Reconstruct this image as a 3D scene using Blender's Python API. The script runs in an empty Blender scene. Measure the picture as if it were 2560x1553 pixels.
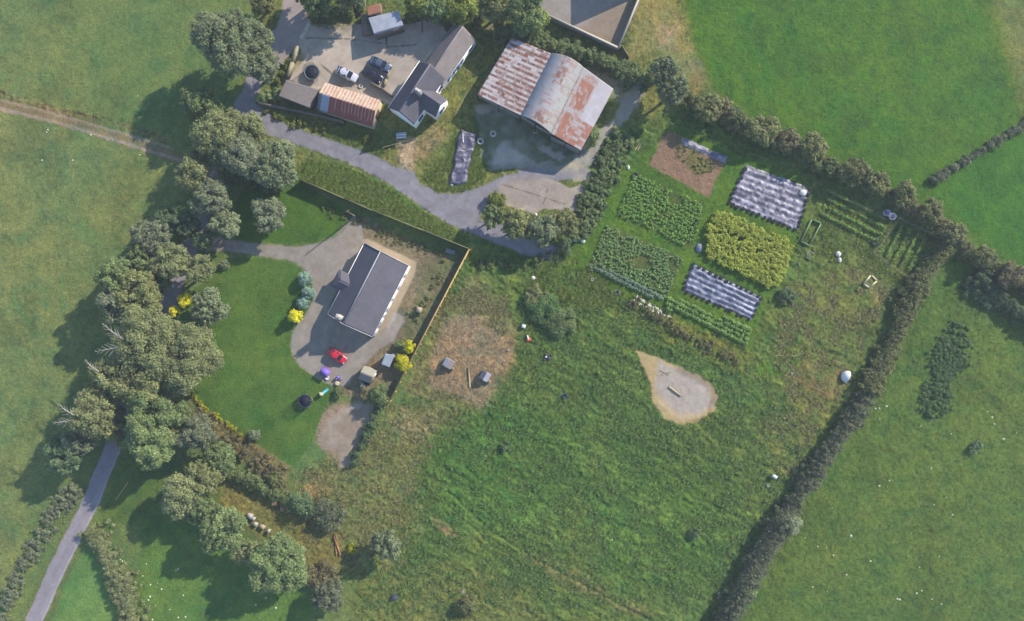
import bpy, math, random
import numpy as np
from mathutils import Vector

# ------------------------------------------------------------------ camera, sky, sun, exposure
S = 0.0742            # metres on the ground per pixel of the plan the layout was measured on
H = 125.0             # flying height of the camera
SC = bpy.context.scene
COL = SC.collection
cam_d = bpy.data.cameras.new('camera'); cam = bpy.data.objects.new('camera', cam_d); COL.objects.link(cam)
cam.location = (0, 0, H); cam.rotation_euler = (0, 0, 0)
cam_d.sensor_width = 36; cam_d.lens = 36 * H / (2560 * S); cam_d.clip_start = 1; cam_d.clip_end = 6000
SC.camera = cam
SUN_EL, SUN_AZ = math.radians(29), math.radians(52)
w = bpy.data.worlds.new('World'); SC.world = w; w.use_nodes = True
nt = w.node_tree; bg = nt.nodes['Background']
sky = nt.nodes.new('ShaderNodeTexSky'); sky.sky_type = 'NISHITA'; sky.sun_disc = False
sky.sun_elevation = SUN_EL; sky.sun_rotation = SUN_AZ; sky.air_density = 1.0; sky.dust_density = 0.1; sky.ozone_density = 3.0
nt.links.new(sky.outputs[0], bg.inputs[0]); bg.inputs[1].default_value = 0.15
sd = bpy.data.lights.new('sun', 'SUN'); sd.energy = 4.0; sd.angle = math.radians(0.6); sd.color = (1, .93, .84)
sun = bpy.data.objects.new('sun', sd); COL.objects.link(sun)
sv = Vector((math.sin(SUN_AZ) * math.cos(SUN_EL), math.cos(SUN_AZ) * math.cos(SUN_EL), math.sin(SUN_EL)))
sun.rotation_euler = (-sv).to_track_quat('-Z', 'Y').to_euler(); sun.location = sv * 300
SC.view_settings.view_transform = 'Standard'; SC.view_settings.look = 'None'
SC.view_settings.gamma = 1; SC.view_settings.exposure = 1.12; SC.view_settings.use_curve_mapping = False
SC.render.engine = 'CYCLES'

# ------------------------------------------------------------------ helpers
HAZE = 0.00029           # density of the air
LEAF = 1.85
KK = np.array([0.56, 0.54, 0.50])       # turns the look of a sunlit surface into its base colour
def c8(r, g, b):
    c = np.array([r, g, b], float) / 255
    l = np.where(c <= .04045, c / 12.92, ((c + .055) / 1.055) ** 2.4)
    l = np.maximum(l - np.array([.006, .010, .016]), l * .28)
    return np.minimum(l * KK, .85)
def G(px, py, h=0.0):
    f = (H - h) / H * S
    return np.array([(px - 1280) * f, (776.5 - py) * f])
R = random.Random(7)
RN = np.random.default_rng(11)

def vnoise(x, y, seed=0):
    xi = np.floor(x).astype(np.int64); yi = np.floor(y).astype(np.int64)
    fx = x - xi; fy = y - yi
    fx = fx * fx * (3 - 2 * fx); fy = fy * fy * (3 - 2 * fy)
    def h(a, b):
        n = (a * 374761393 + b * 668265263 + seed * 1442695041) & 0xffffffff
        n = ((n ^ (n >> 13)) * 1274126177) & 0xffffffff
        n = (n ^ (n >> 16)) & 0xffffffff
        return n / 4294967295.0
    return (h(xi, yi) * (1 - fx) + h(xi + 1, yi) * fx) * (1 - fy) + (h(xi, yi + 1) * (1 - fx) + h(xi + 1, yi + 1) * fx) * fy
def fbm(x, y, s, o=3, seed=0):
    t = 0; a = 1; n = 0
    for i in range(o):
        t = t + a * vnoise(x / s + 17.3 * i, y / s - 9.1 * i, seed + i); n += a; a *= .5; s *= .5
    return t / n
def sstep(a, b, x):
    t = np.clip((x - a) / (b - a), 0, 1); return t * t * (3 - 2 * t)
def d_line(x, y, pts):
    d = np.full(x.shape, 1e9)
    for (ax, ay), (bx, by) in zip(pts[:-1], pts[1:]):
        vx, vy = bx - ax, by - ay
        t = np.clip(((x - ax) * vx + (y - ay) * vy) / (vx * vx + vy * vy + 1e-9), 0, 1)
        d = np.minimum(d, np.hypot(x - ax - t * vx, y - ay - t * vy))
    return d
def d_poly(x, y, pts):
    d = d_line(x, y, list(pts) + [pts[0]]); ins = np.zeros(x.shape, bool)
    n = len(pts)
    for i in range(n):
        ax, ay = pts[i]; bx, by = pts[(i + 1) % n]
        if ay == by: continue
        c = ((ay > y) != (by > y)) & (x < (bx - ax) * (y - ay) / (by - ay) + ax)
        ins ^= c
    return np.where(ins, -d, d)

_mats = {}
def mat(name, rgb=None, rough=.8, metal=0.0, var=.12, scale=3.0, bump=.15, alpha=1.0, attr=False, spec=.3, trans=0.0):
    """rgb = how the surface looks in sunlight (0-255); attr = colours come from the mesh's own colour attribute"""
    key = (name,)
    if key in _mats: return _mats[key]
    m = bpy.data.materials.new(name); m.use_nodes = True; n = m.node_tree; ns = n.nodes
    b = ns['Principled BSDF']; out = ns['Material Output']
    b.inputs['Roughness'].default_value = rough; b.inputs['Metallic'].default_value = metal
    b.inputs['Specular IOR Level'].default_value = spec
    tc = ns.new('ShaderNodeTexCoord'); no = ns.new('ShaderNodeTexNoise')
    no.inputs['Scale'].default_value = scale; no.inputs['Detail'].default_value = 4
    n.links.new(tc.outputs['Object'], no.inputs['Vector'])
    mr = ns.new('ShaderNodeMapRange'); mr.inputs[1].default_value = .25; mr.inputs[2].default_value = .75
    mr.inputs[3].default_value = 1 - var; mr.inputs[4].default_value = 1 + var
    n.links.new(no.outputs[0], mr.inputs[0])
    vm = ns.new('ShaderNodeVectorMath'); vm.operation = 'SCALE'
    if attr:
        at = ns.new('ShaderNodeAttribute'); at.attribute_name = 'Col'; n.links.new(at.outputs['Color'], vm.inputs[0])
    else:
        vm.inputs[0].default_value = c8(*rgb)
    n.links.new(mr.outputs[0], vm.inputs['Scale']); n.links.new(vm.outputs[0], b.inputs['Base Color'])
    if bump:
        bu = ns.new('ShaderNodeBump'); bu.inputs['Strength'].default_value = bump; bu.inputs['Distance'].default_value = .1
        n.links.new(no.outputs[0], bu.inputs['Height']); n.links.new(bu.outputs[0], b.inputs['Normal'])
    if trans:
        tr = ns.new('ShaderNodeBsdfTranslucent'); n.links.new(vm.outputs[0], tr.inputs[0])
        mx = ns.new('ShaderNodeMixShader'); mx.inputs[0].default_value = trans
        n.links.new(b.outputs[0], mx.inputs[1]); n.links.new(tr.outputs[0], mx.inputs[2]); n.links.new(mx.outputs[0], out.inputs[0])
    if alpha < 1: b.inputs['Alpha'].default_value = alpha
    _mats[key] = m
    return m

def tag(o, label=None, cat=None, group=None, kind=None):
    if label: o['label'] = label
    if cat: o['category'] = cat
    if group: o['group'] = group
    if kind: o['kind'] = kind
    return o
def thing(name, label, cat, loc=(0, 0, 0), rot=0.0, group=None):
    o = bpy.data.objects.new(name, None); COL.objects.link(o); o.empty_display_size = .3
    o.location = loc; o.rotation_euler = (0, 0, rot)
    return tag(o, label, cat, group)
def mesh_np(name, V, F, m, cols=None, parent=None, loc=None, smooth=False):
    V = np.asarray(V, float).reshape(-1, 3)
    if parent is not None and loc is None: off = np.array(parent.location) if not getattr(parent, 'rotation_euler').z else np.zeros(3)
    else: off = np.array(loc if loc is not None else (0, 0, 0), float)
    me = bpy.data.meshes.new(name)
    me.vertices.add(len(V)); me.vertices.foreach_set('co', (V - off).astype(np.float32).ravel())
    if isinstance(F, np.ndarray):
        k = F.shape[1]; me.loops.add(F.size); me.loops.foreach_set('vertex_index', F.astype(np.int32).ravel())
        me.polygons.add(len(F)); me.polygons.foreach_set('loop_start', np.arange(0, F.size, k, dtype=np.int32))
    else:
        tot = np.array([len(f) for f in F], np.int32); flat = np.concatenate([np.asarray(f, np.int32) for f in F])
        me.loops.add(len(flat)); me.loops.foreach_set('vertex_index', flat)
        me.polygons.add(len(F)); me.polygons.foreach_set('loop_start', (np.cumsum(tot) - tot).astype(np.int32))
    me.update(calc_edges=True); me.validate()
    if smooth: me.polygons.foreach_set('use_smooth', np.ones(len(me.polygons), bool))
    if cols is not None:
        a = me.color_attributes.new('Col', 'FLOAT_COLOR', 'POINT')
        c = np.ones((len(V), 4), np.float32); c[:, :3] = np.asarray(cols).reshape(-1, 3); a.data.foreach_set('color', c.ravel())
    me.materials.append(m)
    o = bpy.data.objects.new(name, me); COL.objects.link(o)
    if parent is not None: o.parent = parent
    else: o.location = off
    return o

class MB:
    def __init__(s): s.v = []; s.f = []; s.c = []; s.hasc = False
    def add(s, vs, fs, col=None):
        n = len(s.v); s.v += [tuple(map(float, p)) for p in vs]; s.f += [[i + n for i in f] for f in fs]
        if col is not None: s.hasc = True
        s.c += [tuple(col) if col is not None else (.5, .5, .5)] * len(vs)
    def box(s, cx, cy, z0, sx, sy, sz, rot=0.0, taper=1.0, col=None):
        c, q = math.cos(rot), math.sin(rot); vs = []
        for z, t in ((z0, 1), (z0 + sz, taper)):
            for a, b in ((-1, -1), (1, -1), (1, 1), (-1, 1)):
                x, y = a * sx / 2 * t, b * sy / 2 * t; vs.append((cx + x * c - y * q, cy + x * q + y * c, z))
        s.add(vs, [(3, 2, 1, 0), (4, 5, 6, 7), (0, 1, 5, 4), (1, 2, 6, 5), (2, 3, 7, 6), (3, 0, 4, 7)], col); return s
    def bar(s, a, b, wd, ht, col=None):
        """box whose axis runs from a to b (3-D points on its underside centre line)"""
        a = np.array(a, float); b = np.array(b, float); d = (b - a); d2 = d[:2] / (np.hypot(*d[:2]) + 1e-9)
        n = np.array([-d2[1], d2[0], 0]) * wd / 2; vs = []
        for z in (0, ht):
            for p, k in ((a, -1), (b, -1), (b, 1), (a, 1)): q = p + n * k; vs.append((q[0], q[1], q[2] + z))
        s.add(vs, [(3, 2, 1, 0), (4, 5, 6, 7), (0, 1, 5, 4), (1, 2, 6, 5), (2, 3, 7, 6), (3, 0, 4, 7)], col); return s
    def prism(s, pts, z0, z1, col=None):
        n = len(pts); a = sum(pts[i][0] * pts[(i + 1) % n][1] - pts[(i + 1) % n][0] * pts[i][1] for i in range(n))
        if a < 0: pts = pts[::-1]
        z1s = z1 if hasattr(z1, '__len__') else [z1] * n
        if a < 0 and hasattr(z1, '__len__'): z1s = z1s[::-1]
        vs = [(p[0], p[1], z0) for p in pts] + [(p[0], p[1], z) for p, z in zip(pts, z1s)]
        s.add(vs, [tuple(range(n))[::-1], tuple(range(n, 2 * n))] + [(i, (i + 1) % n, n + (i + 1) % n, n + i) for i in range(n)], col); return s
    def tube(s, path, rads, n=8, col=None):
        path = [Vector(p) for p in path]; rings = []
        for i, p in enumerate(path):
            d = (path[min(i + 1, len(path) - 1)] - path[max(i - 1, 0)]).normalized()
            u = d.cross(Vector((0, 0, 1)) if abs(d.z) < .9 else Vector((1, 0, 0))).normalized(); v = d.cross(u)
            r = rads[i] if hasattr(rads, '__len__') else rads
            rings += [tuple(p + (u * math.cos(2 * math.pi * k / n) + v * math.sin(2 * math.pi * k / n)) * r) for k in range(n)]
        fs = []
        for i in range(len(path) - 1):
            for k in range(n): fs.append((i * n + k, i * n + (k + 1) % n, (i + 1) * n + (k + 1) % n, (i + 1) * n + k))
        fs += [tuple(range(n)), tuple(range(len(rings) - n, len(rings)))[::-1]]
        s.add(rings, fs, col); return s
    def lathe(s, cx, cy, prof, n=24, col=None, sx=1.0, sy=1.0, close=False):
        vs = [(cx + r * math.cos(2 * math.pi * k / n) * sx, cy + r * math.sin(2 * math.pi * k / n) * sy, z) for r, z in prof for k in range(n)]
        fs = [(i * n + k, i * n + (k + 1) % n, (i + 1) * n + (k + 1) % n, (i + 1) * n + k) for i in range(len(prof) - 1) for k in range(n)]
        if close: fs += [((len(prof) - 1) * n + k, (len(prof) - 1) * n + (k + 1) % n, (k + 1) % n, k) for k in range(n)]
        else: fs += [tuple(range(n))[::-1], tuple(range((len(prof) - 1) * n, len(prof) * n))]
        s.add(vs, fs, col); return s
    def torus(s, cx, cy, cz, R_, r, n=20, m=8, sq=1.0):
        prof = [(R_ + r * math.cos(2 * math.pi * j / m), cz + r * sq * math.sin(2 * math.pi * j / m)) for j in range(m)]
        return s.lathe(cx, cy, prof, n, close=True)
    def surf(s, fn, nu, nv, colfn, thick=.06):
        U, V = np.meshgrid(np.linspace(0, 1, nu + 1), np.linspace(0, 1, nv + 1), indexing='ij')
        P = np.stack(fn(U, V), -1); C = colfn(U, V) if callable(colfn) else np.broadcast_to(colfn, P.shape)
        n0 = len(s.v); k = (nu + 1) * (nv + 1); s.hasc = True
        s.v += [tuple(p) for p in P.reshape(-1, 3).tolist()]; s.c += [tuple(p) for p in C.reshape(-1, 3).tolist()]
        Q = P.copy(); Q[..., 2] -= thick
        s.v += [tuple(p) for p in Q.reshape(-1, 3).tolist()]; s.c += [tuple(p) for p in C.reshape(-1, 3).tolist()]
        I = lambda i, j: n0 + i * (nv + 1) + j
        for i in range(nu):
            for j in range(nv):
                s.f.append([I(i, j), I(i + 1, j), I(i + 1, j + 1), I(i, j + 1)]); s.f.append([I(i, j + 1) + k, I(i + 1, j + 1) + k, I(i + 1, j) + k, I(i, j) + k])
        for i in range(nu):
            s.f.append([I(i, 0), I(i, 0) + k, I(i + 1, 0) + k, I(i + 1, 0)]); s.f.append([I(i + 1, nv), I(i + 1, nv) + k, I(i, nv) + k, I(i, nv)])
        for j in range(nv):
            s.f.append([I(0, j + 1), I(0, j + 1) + k, I(0, j) + k, I(0, j)]); s.f.append([I(nu, j), I(nu, j) + k, I(nu, j + 1) + k, I(nu, j + 1)])
        return s
    def quad(s, a, b, c, d, nu, nv, colfn, thick=.06, disp=None):
        a, b, c, d = [np.array(p, float) for p in (a, b, c, d)]
        def fn(U, V):
            P = [(a[i] * (1 - U) + b[i] * U) * (1 - V) + (d[i] * (1 - U) + c[i] * U) * V for i in range(3)]
            if disp is not None: P[2] = P[2] + disp(U, V)
            return P
        return s.surf(fn, nu, nv, colfn, thick)
    def build(s, name, m, parent=None, loc=None, smooth=False):
        return mesh_np(name, s.v, s.f, m, cols=s.c if s.hasc else None, parent=parent, loc=loc, smooth=smooth)
def single(mb, name, m, label, cat, loc, group=None, smooth=False):
    return tag(mb.build(name, m, None, loc, smooth), label, cat, group)
def copy_tree(o, loc, rot, label=None, group=None, sc=None):
    r = o.copy(); COL.objects.link(r); r.location = loc; r.rotation_euler = (0, 0, rot)
    if label: r['label'] = label
    if group: r['group'] = group
    if sc: r.scale = (sc, sc, sc)
    def rec(src, dst):
        for ch in list(src.children):
            c = ch.copy(); COL.objects.link(c); c.parent = dst; rec(ch, c)
    rec(o, r)
    return r

# ------------------------------------------------------------------ the ground: one sheet, cut where the surfacing changes
def axis(lo, hi, step, far):
    a = list(np.arange(lo, hi, step)); g = step; x = a[-1]; up = []
    while x < far: g *= 1.22; x += g; up.append(x)
    g = step; x = lo; dn = []
    while x > -far: g *= 1.22; x -= g; dn.append(x)
    return np.array(dn[::-1] + a + up)
ax_ = axis(-99, 99, .2, 2500); ay_ = axis(-62, 62, .2, 2500)
GX, GY = np.meshgrid(ax_, ay_, indexing='ij')
PX = GX / S + 1280; PY = 776.5 - GY / S
shp = PX.shape
W1 = fbm(PX, PY, 60, 4, 5) - .5; W2 = fbm(PX, PY, 14, 3, 9) - .5
col = np.zeros(shp + (3,)) + c8(112, 134, 80)
amp = np.full(shp, .05); grs = np.ones(shp); stk = np.zeros(shp); rid = np.zeros(shp, np.int16)
regions = ['ground']
def layer(pts, rgb, soft=3, warp=4, a=None, g=None, st=None, region=None, width=None, alpha=1.0, mott=0.0, mseed=0, msc=30):
    global col, amp, grs, stk
    P = np.array(pts, float); mg = soft + warp + (width or 0) + 6
    i0, i1 = np.searchsorted(ax_, [(P[:, 0].min() - mg - 1280) * S, (P[:, 0].max() + mg - 1280) * S])
    j0, j1 = np.searchsorted(ay_, [(776.5 - P[:, 1].max() - mg) * S, (776.5 - P[:, 1].min() + mg) * S])
    sl = (slice(max(i0 - 1, 0), i1 + 1), slice(max(j0 - 1, 0), j1 + 1))
    x, y = PX[sl], PY[sl]
    d = d_line(x, y, pts) - width / 2 if width else d_poly(x, y, pts)
    d = d + 2 * warp * (W2[sl] * 1.3 + W1[sl] * .7)
    m = (1 - sstep(-soft, soft, d))
    if region is not None:
        if region not in regions: regions.append(region)
        r = rid[sl]; r[m > .5] = regions.index(region)
    m = m * alpha
    if mott: m = m * sstep(.5 - .5 * mott, .5 + .3 * mott + .05, .25 + fbm(x, y, msc, 4, 100 + mseed) * .6 + .0)
    if rgb is not None:
        col[sl] = col[sl] * (1 - m[..., None]) + c8(*rgb) * m[..., None]
    for arr, v in ((amp, a), (grs, g), (stk, st)):
        if v is not None: arr[sl] = arr[sl] * (1 - m) + v * m
FAR = 40000
# fields
layer([(-FAR, 330), (0, 270), (470, 400), (450, 560), (250, 800), (120, 1130), (60, 1340), (0, 1600), (-FAR, 4000)], (120, 137, 84), 25, 10, a=.06)
layer([(-FAR, -FAR), (250, -FAR), (200, 500), (60, 800), (0, 1553), (-FAR, FAR)], (126, 140, 88), 160, 60, alpha=.5)  # paler left side: haze veil put into the grass colour, partly field tone
layer([(1690, -60), (1720, 100), (1790, 230), (2000, 380), (2200, 460), (2560, 680), (3000, 900), (FAR, 900), (FAR, -FAR), (1650, -FAR)], (84, 124, 26), 14, 6, a=.06)
layer([(2320, 480), (2560, 320), (4000, -300), (FAR, -300), (FAR, 900), (2600, 700)], (76, 124, 24), 14, 6, a=.05)
layer([(2500, -50), (2475, 0), (2520, 150), (2560, 300), (2700, 300), (2700, -50)], (138, 140, 88), 30, 12, alpha=.75)
layer([(2390, 620), (2250, 830), (2080, 1120), (1900, 1400), (1800, 1600), (1500, FAR), (FAR, FAR), (FAR, 900), (2600, 760)], (96, 122, 62), 14, 6, a=.09)
layer([(1173, 622), (1400, 560), (1560, 320), (1760, 260), (2360, 600), (2080, 1120), (1800, 1540), (1760, 1700), (900, 1700), (880, 1420), (940, 1200), (1010, 980), (1100, 760)], (96, 120, 66), 12, 8, a=.13, st=1)
layer([(350, 1290), (450, 1250), (560, 1300), (780, 1480), (800, 1700), (300, 1700), (340, 1500)], (96, 132, 68), 12, 8, a=.05)
layer([(110, 1553), (225, 1340), (300, 1500), (280, 1700), (60, 1700)], (108, 148, 82), 6, 4, a=.03)
layer([(250, 1150), (330, 1120), (560, 1190), (620, 1300), (400, 1300), (240, 1330)], (96, 124, 66), 12, 8)
# rough ground, dry grass and scrub floor
layer([(650, 20), (1700, -40), (1760, 240), (1540, 330), (1390, 700), (1180, 600), (740, 450), (600, 300)], (118, 128, 74), 12, 8, a=.12)
layer([(1600, -30), (1680, -30), (1710, 90), (1765, 200), (1740, 235), (1640, 140), (1560, 150), (1590, 60)], (146, 144, 90), 12, 10, a=.08)
layer([(1640, 60), (1690, 70), (1690, 130), (1640, 120)], (168, 150, 118), 14, 10, alpha=.7)
layer([(1700, 150), (1760, 150), (1765, 200), (1710, 190)], (160, 146, 108), 14, 10, alpha=.6)
layer([(1180, 680), (1270, 700), (1300, 830), (1290, 900), (1240, 1010), (1130, 1010), (1060, 1000), (1010, 980), (1090, 800)], (128, 130, 86), 16, 14, a=.1)
layer([(1115, 800), (1190, 790), (1275, 860), (1278, 900), (1235, 960), (1205, 1030), (1140, 985), (1075, 975), (1078, 890)], (172, 146, 118), 9, 8, a=.09, st=0, alpha=.9)
layer([(1180, 760), (1260, 790), (1278, 860), (1200, 850), (1130, 830)], (182, 156, 130), 18, 14, alpha=.5, mott=.8)
layer([(1115, 800), (1190, 790), (1275, 860), (1278, 900), (1235, 960), (1205, 1030), (1140, 985), (1075, 975), (1078, 890)], (118, 126, 80), 9, 8, alpha=.2, mott=.9, mseed=23, msc=18)
layer([(970, 1010), (1100, 1000), (1180, 1030), (1090, 1080), (1040, 1160), (1060, 1300), (1000, 1420), (880, 1440), (760, 1330), (740, 1180), (890, 1120)], (116, 126, 78), 20, 16, a=.16, st=.3)
layer([(740, 1200), (820, 1190), (830, 1230), (790, 1262), (745, 1250)], (172, 142, 100), 12, 10, a=.12, mott=.3, mseed=1)
layer([(1000, 1020), (1090, 1040), (1050, 1100), (960, 1080)], (160, 142, 112), 18, 14, alpha=.55, mott=.7, mseed=2)
layer([(540, 1190), (680, 1230), (860, 1330), (880, 1420), (800, 1440), (700, 1400), (640, 1340), (560, 1270)], (124, 126, 76), 18, 12, a=.12)
layer([(640, 1120), (720, 1170), (740, 1220), (690, 1230), (620, 1180)], (148, 128, 104), 14, 12, alpha=.8, mott=.5, mseed=3)
layer([(450, 960), (620, 1090), (740, 1190), (640, 1180), (520, 1090)], (128, 122, 84), 12, 8, a=.14)
layer([(1075, 1290), (1110, 1310), (1150, 1338), (1140, 1345), (1100, 1325)], (176, 146, 108), 4, 4, mott=.3)
layer([(1960, 720), (2090, 640), (2240, 640), (2250, 740), (2150, 920), (2070, 1060), (2000, 1100), (1960, 1000), (1980, 880), (2010, 800)], (122, 126, 74), 25, 20, a=.13, st=.4, alpha=.6, mott=.9, mseed=4)
layer([(2110, 655), (2180, 650), (2250, 700), (2200, 760), (2130, 700)], (150, 130, 94), 12, 10, alpha=.7, mott=.8, mseed=5)
layer([(2000, 885), (2110, 915), (2120, 960), (2080, 1000), (1985, 955)], (142, 130, 92), 6, 5, a=.08, alpha=.75, mott=.2)
layer([(1960, 1000), (2080, 1010), (2040, 1110), (1980, 1230), (1930, 1180), (1900, 1080)], (122, 124, 76), 20, 16, a=.14, alpha=.6, mott=.9, mseed=6)
layer([(1320, 1080), (1640, 1230), (1720, 1290), (1500, 1260), (1300, 1160)], (116, 122, 76), 30, 20, alpha=.5, mott=.9, mseed=7)
layer([(1320, 1370), (1420, 1420), (1540, 1490), (1640, 1540), (1560, 1530), (1400, 1460), (1310, 1400)], (138, 130, 88), 10, 10, alpha=.8, mott=.5, mseed=8)
layer([(900, 1430), (1100, 1400), (1300, 1470), (1400, 1600), (880, 1600)], (118, 124, 74), 30, 20, a=.14, alpha=.7)
layer([(1510, 1100), (1800, 1180), (1860, 1330), (1760, 1460), (1560, 1480), (1480, 1300)], (88, 130, 58), 50, 30, alpha=.45)
layer([(1060, 1120), (1250, 1000), (1450, 1060), (1500, 1200), (1280, 1340), (1100, 1280)], (76, 124, 62), 40, 20, alpha=.55)
layer([(1180, 680), (1300, 650), (1480, 700), (1560, 760), (1480, 850), (1300, 820)], (104, 124, 66), 25, 18, a=.16, alpha=.8)
layer([(1570, 745), (1720, 800), (1870, 880), (1960, 930), (1850, 940), (1700, 870), (1580, 800)], (112, 122, 64), 12, 10, a=.18, st=.5)
layer([(1400, 655), (1560, 740), (1700, 800), (1880, 870), (1910, 760), (2000, 600), (2060, 470), (1860, 390), (1690, 320), (1560, 420)], (94, 126, 54), 8, 6, a=.07, st=0)
layer([(1940, 900), (2000, 890), (1990, 920), (1930, 935), (1880, 925)], (70, 124, 44), 14, 10, alpha=.8)
layer([(2010, 440), (2360, 600), (2290, 760), (2130, 680), (2020, 640)], (104, 122, 68), 10, 8, a=.1, alpha=.8)
layer([(1400, 600), (1440, 620), (1420, 700), (1330, 690), (1180, 600), (1230, 590)], (96, 118, 62), 14, 8, a=.12)
# grass verge between the fence and the farm road
layer([(740, 440), (760, 400), (850, 410), (960, 455), (1080, 545), (1170, 590), (1180, 620)], (102, 136, 66), 6, 5, a=.1)
# lane and farm road
LANE = [(40, 1700), (84, 1553), (102, 1516), (132, 1445), (170, 1368), (201, 1307), (231, 1245), (252, 1190), (278, 1130), (300, 1060), (335, 950), (385, 840), (425, 740), (455, 660), (485, 590), (512, 510), (520, 440), (560, 360), (600, 290), (622, 245), (640, 190), (668, 130), (706, 80), (728, 30), (735, -30), (750, -200)]
layer([(10, 1700), (50, 1553), (120, 1400), (180, 1290), (215, 1330), (130, 1540), (70, 1700)], (110, 128, 74), 8, 6)
layer(LANE, (116, 130, 78), 8, 6, width=66, alpha=.7)
layer(LANE, (170, 162, 172), 1.8, 2.2, a=.004, g=0, st=0, region='road', width=41)
layer(LANE, (146, 144, 152), 4, 3, width=7, alpha=.5)
layer(LANE, (140, 134, 136), 3, 6, width=40, alpha=.35, mott=.85, mseed=17, msc=18)
layer([(x + 20, y) for x, y in LANE[:9]], (196, 188, 190), 1.5, 1, width=3, alpha=.8)
layer([(0, 262), (130, 290), (280, 340), (400, 378), (520, 420)], (140, 132, 98), 6, 4, a=.03, st=0, region='track', width=30)
layer([(0, 250), (130, 282), (280, 326), (420, 368)], (168, 154, 132), 3, 2, width=7)
layer([(0, 272), (130, 303), (280, 348), (380, 380), (520, 420)], (172, 158, 140), 3, 2, width=8)
layer([(0, 236), (100, 262), (250, 300), (420, 352)], (128, 120, 84), 5, 5, width=16, a=.25, alpha=.9, mott=.6)
ROAD = [(600, 235), (651, 268), (712, 311), (771, 333), (835, 354), (889, 373), (948, 396), (992, 419), (1032, 428), (1051, 460), (1094, 484), (1147, 485), (1195, 470), (1241, 448), (1330, 417), (1400, 428), (1470, 420), (1470, 450), (1380, 450), (1300, 445), (1246, 462), (1249, 510), (1208, 520), (1195, 555), (1260, 560), (1340, 590), (1400, 620), (1402, 650), (1380, 655), (1330, 640), (1250, 612), (1182, 583), (1126, 560), (1080, 533), (1027, 493), (960, 450), (900, 420), (851, 399), (803, 383), (744, 361), (667, 337), (610, 300), (585, 260)]
layer(ROAD, (150, 148, 162), 2.5, 2.5, a=.012, g=0, st=0, region='farm_road')
layer([(966, 405), (1010, 395), (1000, 360), (1060, 340), (1080, 300), (1120, 330), (1060, 400), (1032, 430)], (152, 136, 104), 12, 8, mott=.3, alpha=.8)
layer([(990, 350), (1040, 345), (1035, 430), (1000, 418)], (190, 170, 142), 9, 6, alpha=.8)
layer([(716, -60), (757, -60), (759, 10), (770, 50), (752, 95), (742, 120), (700, 160), (660, 150), (680, 90), (705, 40)], (176, 162, 158), 2, 2, a=.004, g=0, region='road')
# farmyard concrete
layer([(770, 60), (800, 70), (850, 75), (900, 60), (1010, 60), (1060, 50), (1110, 65), (1120, 90), (1055, 160), (975, 262), (940, 250), (815, 212), (797, 225), (715, 198), (725, 150), (745, 110)], (216, 202, 190), 2.5, 2, a=.012, g=0, region='yard')
layer([(800, 75), (830, 60), (890, 60), (905, 95), (850, 90)], (108, 122, 76), 5, 5, alpha=.8, a=.08, mott=.4)
layer([(880, 110), (940, 90), (1110, 90), (1060, 150), (990, 240), (960, 200), (930, 140)], (178, 172, 170), 14, 10, alpha=.8)
layer([(810, 190), (920, 190), (905, 218), (850, 215), (820, 205)], (150, 136, 116), 10, 8, alpha=.5)
layer([(900, 150), (1000, 170), (960, 250), (930, 240), (900, 190)], (180, 174, 170), 14, 10, alpha=.8)
layer([(835, 180), (900, 200), (940, 205), (930, 225), (850, 225), (830, 205)], (140, 130, 114), 8, 8, alpha=.7)
layer([(760, 60), (1110, 60), (1000, 260), (720, 200)], (134, 126, 116), 6, 8, alpha=.5, mott=.8, mseed=12, msc=22)
layer([(760, 60), (1110, 60), (1000, 260), (720, 200)], (212, 194, 176), 6, 8, alpha=.6, mott=.8, mseed=13, msc=26)
for seg in ([(765, 95), (880, 98), (890, 112)], [(885, 78), (880, 98), (965, 110), (967, 90)], [(967, 90), (967, 118), (1040, 112)], [(1055, 50), (1056, 80)], [(800, 160), (830, 185)]):
    layer(seg, (104, 100, 92), 1.2, 1.5, width=2.6, alpha=.9)
layer([(705, 205), (725, 150), (745, 110), (760, 150), (730, 190)], (150, 142, 96), 6, 5, alpha=.8, a=.06)
# barnyard
layer([(1186, 262), (1290, 260), (1450, 330), (1490, 330), (1535, 300), (1570, 210), (1600, 195), (1620, 215), (1570, 300), (1520, 340), (1478, 412), (1420, 440), (1370, 430), (1300, 420), (1225, 425), (1200, 380)], (172, 168, 154), 5, 5, a=.03, g=.2, region='yard')
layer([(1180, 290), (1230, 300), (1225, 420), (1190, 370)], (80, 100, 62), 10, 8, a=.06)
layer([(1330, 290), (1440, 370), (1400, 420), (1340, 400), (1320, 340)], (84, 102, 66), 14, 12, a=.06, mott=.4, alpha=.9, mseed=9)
layer([(1240, 355), (1290, 345), (1330, 370), (1310, 405), (1240, 410)], (200, 192, 180), 3, 9, a=.01)
layer([(1190, 270), (1300, 270), (1480, 340), (1470, 410), (1300, 415), (1210, 410)], (206, 198, 184), 5, 8, alpha=.6, mott=1.0, mseed=64, msc=14)
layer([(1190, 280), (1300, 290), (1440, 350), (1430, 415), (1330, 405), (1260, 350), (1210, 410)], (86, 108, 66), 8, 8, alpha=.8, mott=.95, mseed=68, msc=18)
layer([(1345, 370), (1375, 365), (1410, 395), (1380, 400)], (196, 184, 172), 3, 8)
layer([(1420, 410), (1440, 405), (1478, 425), (1470, 450), (1435, 452)], (206, 192, 164), 4, 5, mott=.2)
layer([(1210, 70), (1240, 60), (1370, 130), (1460, 160), (1540, 200), (1560, 215), (1530, 235), (1440, 180), (1300, 110)], (186, 168, 134), 8, 8, a=.03, mott=.3, alpha=.9)
layer([(1440, 165), (1560, 200), (1590, 225), (1540, 260), (1530, 230)], (182, 170, 138), 6, 6, alpha=.7)
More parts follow.
